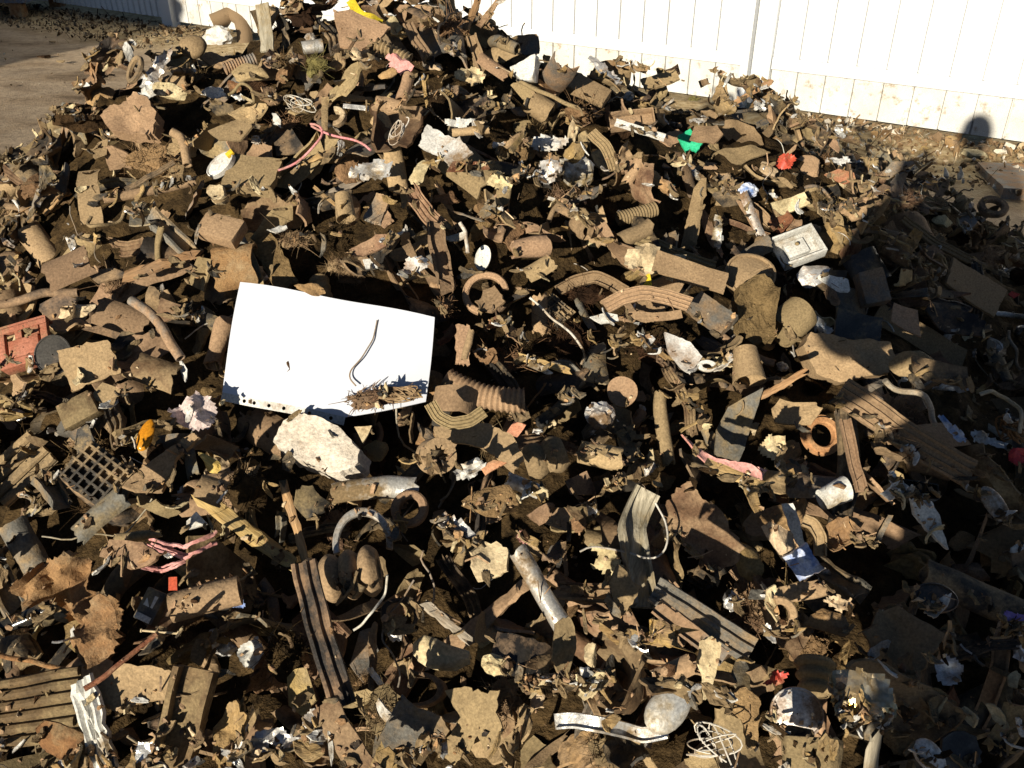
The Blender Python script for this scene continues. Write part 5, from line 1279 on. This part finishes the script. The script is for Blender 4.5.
def crumbs(name, pts, sizes, mats, label, cat, rng, flatten=1.0):
    VV = []; FF = []; MI = []; n = 0
    base, bf = ico(1)
    tet = np.array([(1, 1, 1), (-1, -1, 1), (-1, 1, -1), (1, -1, -1)], float) * .7
    for p, s in zip(pts, sizes):
        m = int(rng.integers(len(mats))); q = rng.normal(size=(3, 3)); q, _ = np.linalg.qr(q)
        t = rng.random()
        if t < .4: v = base * (1 + .35 * rng.normal(size=(len(base), 1)).clip(-1, 1)) * np.array([1, .7, .5]); f = bf
        elif t < .8:
            k = 6; a = np.linspace(0, 6.28, k, endpoint=False) + rng.uniform(-.3, .3, k); r = rng.uniform(.6, 1.4, k)
            c = np.column_stack([r * np.cos(a), r * .7 * np.sin(a), .25 * rng.normal(size=k)]); v = np.vstack([c, c - np.array([0, 0, .18])])
            f = [list(range(k)), [k + i for i in range(k)][::-1]] + [[i, k + i, k + (i + 1) % k, (i + 1) % k] for i in range(k)]
        else:
            L = rng.uniform(1.5, 4); v = np.array([(x * L, y * .18, z * .15) for x in (-1, 0, 1) for y, z in ((1, 0), (-.5, .9), (-.5, -.9))]); v[3:6, 1] += rng.normal() * .6
            f = [[0, 1, 2], [8, 7, 6]] + [[3 * g + i, 3 * g + 3 + i, 3 * g + 3 + (i + 1) % 3, 3 * g + (i + 1) % 3] for g in (0, 1) for i in range(3)]
        v = (v * s) @ q.T; v[:, 2] *= flatten; v = v + p
        VV.append(v); FF += [[i + n for i in x] for x in f]; MI += [m] * len(f); n += len(v)
    me = bpy.data.meshes.new(name); me.from_pydata(np.vstack(VV).tolist(), [], FF)
    for k in mats: me.materials.append(MT[k])
    me.polygons.foreach_set('material_index', MI); me.update()
    o = link(name, me); return tag(o, label, cat, kind='stuff')
# small torn shreds packed between the larger pieces: far more than anyone could count
def shreds(total, rng):
    VV = []; FF = []; MI = []; n = 0; ks = ['dust', 'brown', 'rub', 'tan', 'rubd', 'grey', 'foam', 'dust', 'rub', 'brown', 'cream', 'foil', 'paper', 'wood', 'tan', 'soil']
    tr = cnt = 0
    while cnt < total and tr < total * 12:
        tr += 1; P, t, d = hit(rng.uniform(-60, 1084), rng.uniform(-15, 810))
        if t > 6 or P[2] < .03 or rng.random() > max(.36, (t / 2.3) ** 2): continue
        ux, uy, _ = project(P[None]); ux, uy = int(ux[0]), int(uy[0])
        if 0 <= ux < 1024 and 0 <= uy < 768 and MASK[max(0,uy-7):uy+8, max(0,ux-7):ux+8].mean() > .3 and (STRICT[uy, ux] or rng.random() < .96): continue
        l = math.exp(rng.normal(math.log(.026), .33)); l = min(l, .05); w = l * rng.uniform(.14, .5)
        V, F = sheet(torn(l, w, rng, 12, .6, .05), .0022, rings=(.5, 1.0)); V = sheetmod(V, l, w, rng, rng.uniform(.2, 1.9), .18)
        nn = unit(slope_n(P[0], P[1]) + rng.normal(size=3) * .75); e1 = rng.normal(size=3); e1 = unit(e1 - nn * (e1 @ nn))
        R = np.stack([e1, np.cross(nn, e1), nn], 1); Q = V @ R.T + np.array([P[0], P[1], 0])
        Q[:, 2] += np.percentile(field_at(Q) - Q[:, 2], 62)
        VV.append(Q); FF += [[i + n for i in x] for x in F]; MI += [int(rng.integers(len(ks)))] * len(F); n += len(Q); cnt += 1
    me = bpy.data.meshes.new('shreds'); me.from_pydata(np.vstack(VV).tolist(), [], FF)
    for k in ks: me.materials.append(MT[k])
    me.polygons.foreach_set('material_index', MI); me.update()
    tag(link('shreds', me), 'countless small torn shreds of rubber, plastic and film packed between the larger scraps', 'shreds', kind='stuff')
shreds(2500, np.random.default_rng(31))
HF[1:-1, 1:-1] = np.minimum.reduce([HF[1:-1, 1:-1], HF[:-2, 1:-1], HF[2:, 1:-1], HF[1:-1, :-2], HF[1:-1, 2:]])
bpy.context.view_layer.update(); DGR = bpy.context.evaluated_depsgraph_get()
rg = np.random.default_rng(77); pts = []; sz = []
while len(pts) < 3000:
    px, py = rg.uniform(-60, 1084), rg.uniform(-15, 810)
    P, t, d = hit(px, py)
    if t > 6 or P[2] < .02: continue
    if 0 <= px < 1024 and 0 <= py < 768 and MASK[int(py), int(px)] and rg.random() < .97: continue
    if 0 <= px < 1024 and 0 <= py < 768 and STRICT[int(py), int(px)] and rg.random() < .9: continue
    s = min(math.exp(rg.normal(math.log(.0032), .5)), .009)
    ok, q, _n, _f, ob, _m = SC.ray_cast(DGR, Vector((P[0] + rg.normal() * .004, P[1] + rg.normal() * .004, P[2] + .25)), Vector((0, 0, -1)))
    if not ok or (ob is not None and ob.parent is not None and ob.parent.name.startswith('file_pocket') and rg.random() < .9): continue
    pts.append(np.array(q) + np.array([0, 0, s * .25])); sz.append(s)
crumbs('scrap_crumbs', pts, sz, ['dust', 'brown', 'soil', 'foam', 'tan', 'rub', 'clod', 'cream', 'wood', 'dust', 'rubd'], 'countless crumbs, flakes and fibres sprinkled over the heap', 'crumbs', rg)

# ------------------------------------------------------------------ the ground
FNX, FNY = -(10.4 - 5.6), -(3.3 + 3.66); _q = math.hypot(FNX, FNY); FNX /= _q; FNY /= _q; FOFF = FNX * 3.3 + FNY * 5.6
def ground_mat():
    m = bpy.data.materials.new('packed_earth'); m.use_nodes = True; N = m.node_tree.nodes; L = m.node_tree.links; p = N['Principled BSDF']
    tc = N.new('ShaderNodeTexCoord')
    mp = N.new('ShaderNodeMapping'); mp.inputs['Rotation'].default_value = (0, 0, D2R(-12)); mp.inputs['Scale'].default_value = (.8, 1.5, 1)
    L.new(tc.outputs['Object'], mp.inputs[0])
    def nz(s, sc, d, r=.6):
        n = N.new('ShaderNodeTexNoise'); n.inputs['Scale'].default_value = sc; n.inputs['Detail'].default_value = d; n.inputs['Roughness'].default_value = r; L.new(s, n.inputs[0]); return n.outputs[0]
    def ramp(s, stops):
        r = N.new('ShaderNodeValToRGB'); e = r.color_ramp.elements
        while len(e) < len(stops): e.new(.5)
        for el, (q, c) in zip(e, stops): el.position = q; el.color = (*c, 1)
        L.new(s, r.inputs[0]); return r.outputs[0]
    a = ramp(nz(mp.outputs[0], 1.6, 8, .62), [(.30, (.15, .105, .065)), (.42, (.34, .25, .16)), (.55, (.45, .345, .235)), (.70, (.23, .165, .105))])
    b = ramp(nz(tc.outputs['Object'], 22, 7, .78), [(.3, (.42, .40, .38)), (.47, (.95, .95, .95)), (.62, (1.12, 1.1, 1.06)), (.70, (1.5, 1.45, 1.35))])
    x = N.new('ShaderNodeMix'); x.data_type = 'RGBA'; x.blend_type = 'MULTIPLY'; x.inputs[0].default_value = 1.0; L.new(a, x.inputs[6]); L.new(b, x.inputs[7])
    dt = N.new('ShaderNodeVectorMath'); dt.operation = 'DOT_PRODUCT'; dt.inputs[1].default_value = (FNX, FNY, 0); L.new(tc.outputs['Object'], dt.inputs[0])
    mr = N.new('ShaderNodeMapRange'); mr.inputs[1].default_value = FOFF + 1.25; mr.inputs[2].default_value = FOFF + .7; L.new(dt.outputs['Value'], mr.inputs[0])
    y = N.new('ShaderNodeMix'); y.data_type = 'RGBA'; L.new(mr.outputs[0], y.inputs[0]); L.new(x.outputs[2], y.inputs[6])
    och = ramp(nz(tc.outputs['Object'], 14, 6, .7), [(.35, (.26, .17, .08)), (.5, (.52, .38, .20)), (.64, (.66, .53, .32))]); L.new(och, y.inputs[7])
    L.new(y.outputs[2], p.inputs['Base Color']); p.inputs['Roughness'].default_value = .95; p.inputs['Specular IOR Level'].default_value = .15
    ad = N.new('ShaderNodeMath'); L.new(nz(mp.outputs[0], 5, 6), ad.inputs[0]); L.new(nz(tc.outputs['Object'], 60, 4, .7), ad.inputs[1])
    bp = N.new('ShaderNodeBump'); bp.inputs['Strength'].default_value = .6; bp.inputs['Distance'].default_value = .02; L.new(ad.outputs[0], bp.inputs['Height']); L.new(bp.outputs[0], p.inputs['Normal'])
    return m
MT['earth'] = ground_mat()
xs = np.unique(np.concatenate([np.linspace(-60, -9, 12), np.linspace(-9, 6, 120), np.linspace(6, 60, 12)])); ys = np.unique(np.concatenate([np.linspace(-40, -1, 10), np.linspace(-1, 14, 120), np.linspace(14, 90, 14)]))
GXX, GYY = np.meshgrid(xs, ys); rg = np.random.default_rng(4)
gz = .012 * fbm2(np.column_stack([GXX.ravel() * .6, GYY.ravel() * 1.6]), 1.7, rg, 3) - .02
near = np.hypot(GXX.ravel(), GYY.ravel() - 3) < 16
V = np.column_stack([GXX.ravel(), GYY.ravel(), np.where(near, np.minimum(gz, .0), -.01)]); n_ = len(xs)
F = [[j * n_ + i, j * n_ + i + 1, (j + 1) * n_ + i + 1, (j + 1) * n_ + i] for j in range(len(ys) - 1) for i in range(n_ - 1)]
tag(link('ground', make_mesh('ground', V, F, MT['earth'], 180)), kind='structure')

# ------------------------------------------------------------------ the fence
FA = np.array([-3.66, 10.4]); FB = np.array([3.3, 5.6]); fd = unit(FB - FA); fn = np.array([fd[1], -fd[0]])
if fn @ (-FA) < 0: fn = -fn
MT['fence'] = mat('white_coated_sheet', (.70, .71, .71), (.74, .75, .75), dust=.0, rough=.4, bump=.05, scale=3, var=.02, huevar=0)
MT['kick'] = mat('dusty_white_sheet', (.58, .56, .50), (.68, .67, .63), dust=.08, rough=.55, bump=.1, scale=5, var=.03, huevar=0)
fence = bpy.data.objects.new('fence', None); COL.objects.link(fence); fence.location = (FA[0], FA[1], 0)
fence.rotation_euler = (0, 0, math.atan2(fd[1], fd[0]))
tag(fence, 'long white sheet metal fence with posts and rails behind the heap', 'fence')
def cam_s(px):
    # distance along the fence at which its foot line meets a picture column
    r = (px - 512) / FPX
    lo, hi = -8.0, 14.0
    for _ in range(60):
        m_ = (lo + hi) / 2; q = FA + fd * m_; d = -(np.array([q[0], q[1], -CAMH]) @ BACK)
        if q[0] / d < r: lo = m_
        else: hi = m_
    return lo
sgn = 1.0 if (np.array([-fd[1], fd[0]]) @ fn) > 0 else -1.0       # local +y of the fence, towards the viewer when sgn > 0
def ribbed(s0, s1, z0, z1, pitch, gw, gd, y0, flank=.004):
    n = max(1, round((s1 - s0) / pitch)); p = (s1 - s0) / n; pr = []
    for i in range(n):
        a = s0 + i * p
        pr += [(a, 0), (a + p - gw - 2 * flank, 0), (a + p - gw - flank, -gd), (a + p - flank, -gd)]
    pr.append((s1, 0)); pr = np.array(pr); k = len(pr)
    V = []; th = .004
    for z in (z0, z1):
        V += [(s, sgn * (y + y0), z) for s, y in pr]
        V += [(s, sgn * (y + y0 - th), z) for s, y in pr]
    F = []
    for i in range(k - 1): F += [[i, i + 1, 2 * k + i + 1, 2 * k + i], [k + i, 3 * k + i, 3 * k + i + 1, k + i + 1], [i, k + i, k + i + 1, i + 1], [2 * k + i, 2 * k + i + 1, 3 * k + i + 1, 3 * k + i]]
    return np.array(V, float), F
HT = 2.3; s_post = cam_s(172); s_mid = cam_s(741); s_end = 13.0; s_beg = -8.0
def fpart(name, VF, mk): return link(name, make_mesh(name, VF[0], VF[1], MT[mk], 20), parent=fence)
def fbox(name, s0, s1, z0, z1, y0, y1, mk):
    V, F = box(abs(s1 - s0), abs(y1 - y0), z1 - z0, ((s0 + s1) / 2, sgn * (y0 + y1) / 2, (z0 + z1) / 2), .08); return fpart(name, (V, F), mk)
ZK, ZR = .30, .375
fpart('panel', ribbed(s_beg, s_post - .09, .06, HT, .105, .03, .02, 0), 'fence')
fpart('panel', ribbed(s_post + .09, s_mid - .03, ZR, HT, .20, .007, .018, 0, .003), 'fence')
fpart('panel', ribbed(s_mid + .19, s_end, ZR, HT, .20, .007, .018, 0, .003), 'fence')
fpart('kick_board', ribbed(s_post + .09, s_mid - .03, .035, ZK, .20, .007, .018, -.012, .003), 'kick')
fpart('kick_board', ribbed(s_mid + .19, s_end, .035, ZK, .20, .007, .018, -.012, .003), 'kick')
fbox('panel', s_mid + .032, s_mid + .128, .035, HT, -.03, -.02, 'fence')
fbox('rail', s_post + .092, s_mid - .031, ZK - .005, ZR + .002, -.02, .022, 'fence')
fbox('rail', s_mid + .192, s_end, ZK - .005, ZR + .002, -.02, .022, 'fence')
fbox('rail', s_beg, s_post - .092, HT - .02, HT + .04, -.03, .022, 'fence')
fbox('post', s_post - .088, s_post + .088, -.02, HT + .06, -.05, .06, 'fence')
fbox('post', s_mid - .028, s_mid + .03, -.02, HT + .06, -.03, .05, 'fence')
fbox('post', s_mid + .13, s_mid + .188, .05, HT + .05, -.03, .04, 'fence')
for s in (s_mid + 3.0, s_beg + .1): fbox('post', s, s + .06, -.02, HT + .06, -.09, -.03, 'fence')

# ------------------------------------------------------------------ rubble along the fence foot, litter at its far end, a slab edge
rg = np.random.default_rng(12)
def strip_pts(n, s0, s1, w0, w1):
    s = rg.uniform(s0, s1, n); w = w0 + (w1 - w0) * rg.random(n) ** 1.3
    q = FA + s[:, None] * fd + w[:, None] * fn
    return np.column_stack([q, np.full(n, .0)])
P = strip_pts(1500, cam_s(790), cam_s(1024) + 1.2, -.05, 1.0); S = np.exp(rg.normal(math.log(.013), .55, len(P))).clip(.004, .05); P[:, 2] = S * .2
crumbs('gravel', P, S, ['foam', 'stone', 'foam', 'tan', 'cream', 'clod'], 'ochre gravel and rubble strewn along the foot of the white fence', 'gravel', rg)
P = strip_pts(1900, s_post - 4.5, s_post + 1.0, .02, 1.1); S = np.exp(rg.normal(math.log(.012), .5, len(P))).clip(.004, .035); P[:, 2] = S * .25
crumbs('leaf_litter', P, S, ['soil', 'rub', 'brown', 'soil', 'rub', 'dust'], 'dark litter and dead leaves along the far fence foot', 'litter', rg)
P = np.column_stack([rg.uniform(-6, -1.2, 260), rg.uniform(3.2, 9.8, 260), np.zeros(260)]); S = np.exp(rg.normal(math.log(.009), .5, len(P))).clip(.003, .03)
crumbs('gravel', P, S, ['clod', 'brown', 'stone', 'soil', 'dust'], 'stray chips and crumbs lying on the bare packed earth', 'gravel', rg)
def at_ground(px, py, z=0.0):
    d = ray(px, py); t = (z - CAMH) / d[2]; return EYE + d * t, t
for i, (px, py, wpx, hh, mk, lab) in enumerate([
    (1001, 153, 13, .7, 'stone', 'round white stone lying in the rubble beside the fence'),
    (973, 156, 26, .5, 'cream', 'pale broken wood lump in the rubble under the head shadow'),
    (925, 150, 12, .6, 'foam', 'ochre stone in the rubble strip nearest the heap\'s end'),
    (893, 133, 12, .6, 'stone', 'pale stone against the foot of the white fence'),
    (950, 140, 14, .5, 'foam', 'flat ochre stone near the fence under the head shadow'),
    (1016, 168, 16, .5, 'clod', 'brown clod lying at the edge of the grey slab')]):
    p, t = at_ground(px, py); w = wpx * t / FPX; V, F = S_lump(w, w * .7, np.random.default_rng(900 + i), hh, .08, 5)
    tag(link('stone', make_mesh('stone', V, F, MT[mk]), loc=(p[0], p[1], w * .7 * hh * .3)), lab, 'stone', 'loose stones by the fence')
for i, (px, py, wpx, mk) in enumerate([(45, 57, 14, 'soil'), (60, 62, 10, 'dust'), (100, 100, 5, 'stone'), (53, 42, 8, 'brown')]):
    p, t = at_ground(px, py); w = wpx * t / FPX; V, F = S_lump(w, w * .7, np.random.default_rng(930 + i), .35, .2, 3)
    tag(link('clod', make_mesh('clod', V, F, MT[mk]), loc=(p[0], p[1], w * .05)), ['dark clod trodden into the bare earth', 'dusty clod beside a darker one on the bare earth', 'tiny pale stone alone on the bare earth', 'small brown clod near the shadow edge on the earth'][i], 'clod')
p, t = at_ground(1000, 186); V, F = S_rect(1.7, .5, rg, .07, 0, .02, .01)
o = link('pavement', make_mesh('pavement', V, F, MT['grey'])); o.location = (p[0] + .85, p[1] + .02, -.018); o.rotation_euler = (0, 0, D2R(-9)); tag(o, kind='structure')

# ------------------------------------------------------------------ low platform at the far end of the yard
p, t = at_ground(28, 16)
pl = bpy.data.objects.new('loading_platform', None); COL.objects.link(pl); pl.location = (p[0], p[1], 0); pl.rotation_euler = (0, 0, D2R(-6))
tag(pl, 'low bluish grey platform on brown legs at the far end of the yard', 'platform')
MT['bluegrey'] = mat('blue_grey_paint', (.10, .13, .18), (.16, .19, .25), dust=.25, rough=.6, bump=.2, var=.05)
part(pl, 'deck', box(2.6, 1.0, .16, (-1.22, .35, .235), .06), 'bluegrey')
part(pl, 'rim_board', box(2.62, .03, .10, (-1.22, -.17, .26), .06), 'bluegrey')
for x in (-.06, -2.4):
    for y in (-.06, .75): part(pl, 'leg', box(.15, .13, .155, (x, y, .0775), .1), 'rust')

# ------------------------------------------------------------------ the shed whose shadow lies across the far left of the yard
g0, _ = at_ground(2, 48)
cx, cy = g0[0] - math.sin(SUN_AZ) * 6.6 - 1.15, g0[1] - math.cos(SUN_AZ) * 6.6
shed = bpy.data.objects.new('shed', None); COL.objects.link(shed); shed.location = (cx, cy, 0); shed.rotation_euler = (0, 0, 0)
tag(shed, 'brick shed standing beyond the near edge of the yard, shading its far corner', 'shed')
MT['brick'] = mat('brick_wall', (.22, .10, .07), (.32, .16, .11), rough=.9, bump=.6, scale=12, var=.02)
MT['roof'] = mat('grey_roof_sheet', (.16, .16, .16), (.22, .21, .2), rough=.7, bump=.2, var=.02)
def wallbox(n, sx, sy, sz, c, mk): return part(shed, n, box(sx, sy, sz, c, .01), mk)
wallbox('wall', 5.0, .25, 3.4, (-2.5, -.125, 1.7), 'brick'); wallbox('wall', .25, 3.5, 3.395, (-.125, -2.0, 1.698), 'brick'); wallbox('wall', .25, 3.5, 3.395, (-4.875, -2.0, 1.698), 'brick'); wallbox('wall', 5.0, .25, 3.4, (-2.5, -3.875, 1.7), 'brick')
wallbox('roof', 5.1, 4.1, .14, (-2.5, -2.0, 3.475), 'roof')
dr = wallbox('door', .05, 1.0, 2.05, (.028, -2.4, 1.03), 'bluegrey'); 
link('handle', make_mesh('handle', *box(.05, .12, .03, (.075, -2.05, 1.0)), MT['steel']), parent=dr)
wallbox('window', .05, .9, .8, (.028, -.9, 1.7), 'smoke')

# ------------------------------------------------------------------ the photographer, whose shadow falls over the right-hand flank
def skin_mesh(name, joints, edges, radii, sub=2):
    me = bpy.data.meshes.new(name); me.from_pydata([tuple(j) for j in joints], edges, []); o = bpy.data.objects.new(name, me); COL.objects.link(o)
    sk = o.modifiers.new('s', 'SKIN')
    for i, r in enumerate(radii): me.skin_vertices[0].data[i].radius = r if isinstance(r, tuple) else (r, r)
    me.skin_vertices[0].data[0].use_root = True
    sb = o.modifiers.new('u', 'SUBSURF'); sb.levels = sub; sb.render_levels = sub
    dg = bpy.context.evaluated_depsgraph_get(); new = bpy.data.meshes.new_from_object(o.evaluated_get(dg)); bpy.data.objects.remove(o); bpy.data.meshes.remove(me)
    new.polygons.foreach_set('use_smooth', np.ones(len(new.polygons), dtype=bool)); new.name = name; return new
MT['skin'] = mat('skin', (.45, .27, .19), (.52, .33, .24), rough=.55, bump=.05, var=0, huevar=0)
MT['coat'] = mat('dark_coat_fabric', (.03, .035, .05), (.05, .055, .07), rough=.9, bump=.3, var=0)
MT['jeans'] = mat('blue_denim', (.05, .07, .12), (.09, .12, .19), rough=.9, bump=.3, var=0)
MT['hair'] = mat('dark_hair', (.02, .014, .01), (.05, .035, .025), rough=.6, bump=.4, var=0, grain=True)
MT['shoe'] = mat('black_leather', (.02, .018, .016), (.035, .03, .027), rough=.5, bump=.1, var=0)
man = bpy.data.objects.new('person', None); COL.objects.link(man); man.location = (.150, -.36, 0); man.scale = (1.0, 1.0, 1.10)
tag(man, 'person in a dark coat and jeans holding up a phone behind the viewpoint', 'person')
lw, rw = (-.215, .305, 1.385), (-.075, .305, 1.385)      # wrists, in the person's own frame (phone at x = -.15, y = .35)
J = [(0, 0, .95), (0, 0, 1.12), (0, .0, 1.32), (0, 0, 1.45), (0, .01, 1.53), (0, .03, 1.60), (0, .035, 1.68), (0, .02, 1.745),
     (-.10, 0, .88), (-.11, .02, .50), (-.12, 0, .10), (-.13, .13, .045), (.10, 0, .88), (.11, .02, .50), (.12, 0, .10), (.13, .13, .045),
     (-.18, 0, 1.42), (-.36, .10, 1.22), lw, (.18, 0, 1.42), (.31, .13, 1.20), rw]
Ed = [(0, 1), (1, 2), (2, 3), (3, 4), (4, 5), (5, 6), (6, 7), (0, 8), (8, 9), (9, 10), (10, 11), (0, 12), (12, 13), (13, 14), (14, 15), (3, 16), (16, 17), (17, 18), (3, 19), (19, 20), (20, 21)]
Rr = [(.15, .11), (.14, .10), (.16, .115), (.11, .08), .055, (.078, .085), (.082, .098), (.06, .075), .085, .055, .04, .035, .085, .055, .04, .035, .06, .042, .028, .06, .042, .028]
link('body', skin_mesh('body', J, Ed, Rr), parent=man).data.materials.append(MT['skin'])
Jc = [J[0], J[1], J[2], J[3], (0, .005, 1.485), J[16], J[17], tuple(np.array(J[17]) * .12 + np.array(lw) * .88), J[19], J[20], tuple(np.array(J[20]) * .12 + np.array(rw) * .88), (0, 0, .42)]
link('jacket', skin_mesh('jacket', Jc, [(0, 1), (1, 2), (2, 3), (3, 4), (3, 5), (5, 6), (6, 7), (3, 8), (8, 9), (9, 10), (0, 11)], [(.205, .16), (.225, .165), (.24, .16), (.16, .11), .075, .10, .075, .05, .10, .075, .05, (.22, .17)]), parent=man).data.materials.append(MT['coat'])
link('trousers', skin_mesh('trousers', [J[0], J[8], J[9], J[10], J[12], J[13], J[14]], [(0, 1), (1, 2), (2, 3), (0, 4), (4, 5), (5, 6)], [(.16, .125), .098, .07, .058, .098, .07, .058]), parent=man).data.materials.append(MT['jeans'])
for s in (-1, 1):
    V, F = ico(3); V = V * np.array([.048, .14, .05]) + np.array([s * .125, .06, .045]); V[:, 2] = np.maximum(V[:, 2], .002); part(man, 'shoe', (V, F), 'shoe')
V, F = ico(3); V = V * np.array([.092, .112, .115]); V = V[:] + np.array([0, .012, 1.672]); k = (V[:, 1] > .07) & (V[:, 2] < 1.72); V[k, 1] = .07; k = V[:, 2] < 1.61; V[k, 2] = 1.61; part(man, 'hair', (V, F), 'hair')
fc = [(np.array([(0, .128, 1.652)]), (.013, .018, .022)), (np.array([(0, .118, 1.605)]), (.024, .008, .006)), (np.array([(-.032, .118, 1.675)]), (.013, .008, .009)), (np.array([(.032, .118, 1.675)]), (.013, .008, .009)), (np.array([(-.088, .03, 1.66)]), (.01, .018, .03)), (np.array([(.088, .03, 1.66)]), (.01, .018, .03))]
for nm, (c, r) in zip(('nose', 'mouth', 'eye', 'eye', 'ear', 'ear'), fc):
    V, F = ico(2); part(man, nm, (V * np.array(r) + c, F), {'mouth': 'rust', 'eye': 'smoke'}.get(nm, 'skin'))
for s, wv in ((-1, lw), (1, rw)):
    wv = np.array(wv); pc = np.array([-.15, .342, 1.405]); hj = [wv, wv + np.array([s * -.004, .012, .028])]; he = [(0, 1)]; hr = [(.026, .02), (.034, .015)]
    for q in range(4):
        b0 = np.array([-.15 + s * .052,   .332, 1.422 + q * .017 - .018]); tip = np.array([-.15 + s * .040, .345, b0[2] + .006])
        i0 = len(hj); hj += [b0, (b0 + tip) / 2 + np.array([s * .012, .004, 0]), tip]; he += [(1, i0), (i0, i0 + 1), (i0 + 1, i0 + 2)]; hr += [.009, .0085, .007 + .0005 * (q in (1, 2))]
    i0 = len(hj); hj += [wv + np.array([s * -.012, .004, .03]), np.array([-.15 + s * .02, .322, 1.435])]; he += [(1, i0), (i0, i0 + 1)]; hr += [.011, .009]
    link('hand', skin_mesh('hand', hj, he, hr, 1), parent=man).data.materials.append(MT['skin'])
ph = bpy.data.objects.new('phone', None); COL.objects.link(ph); ph.location = (0, -.024, 1.585); ph.rotation_euler = (-TH * .0, 0, 0)
tag(ph, 'black phone held up in both hands of the person', 'phone')
part(ph, 'phone_body', box(.072, .009, .135, (0, .004, -.005), .3), 'gloss'); part(ph, 'screen', box(.064, .001, .118, (0, -.0015, -.005), .2), 'smoke')
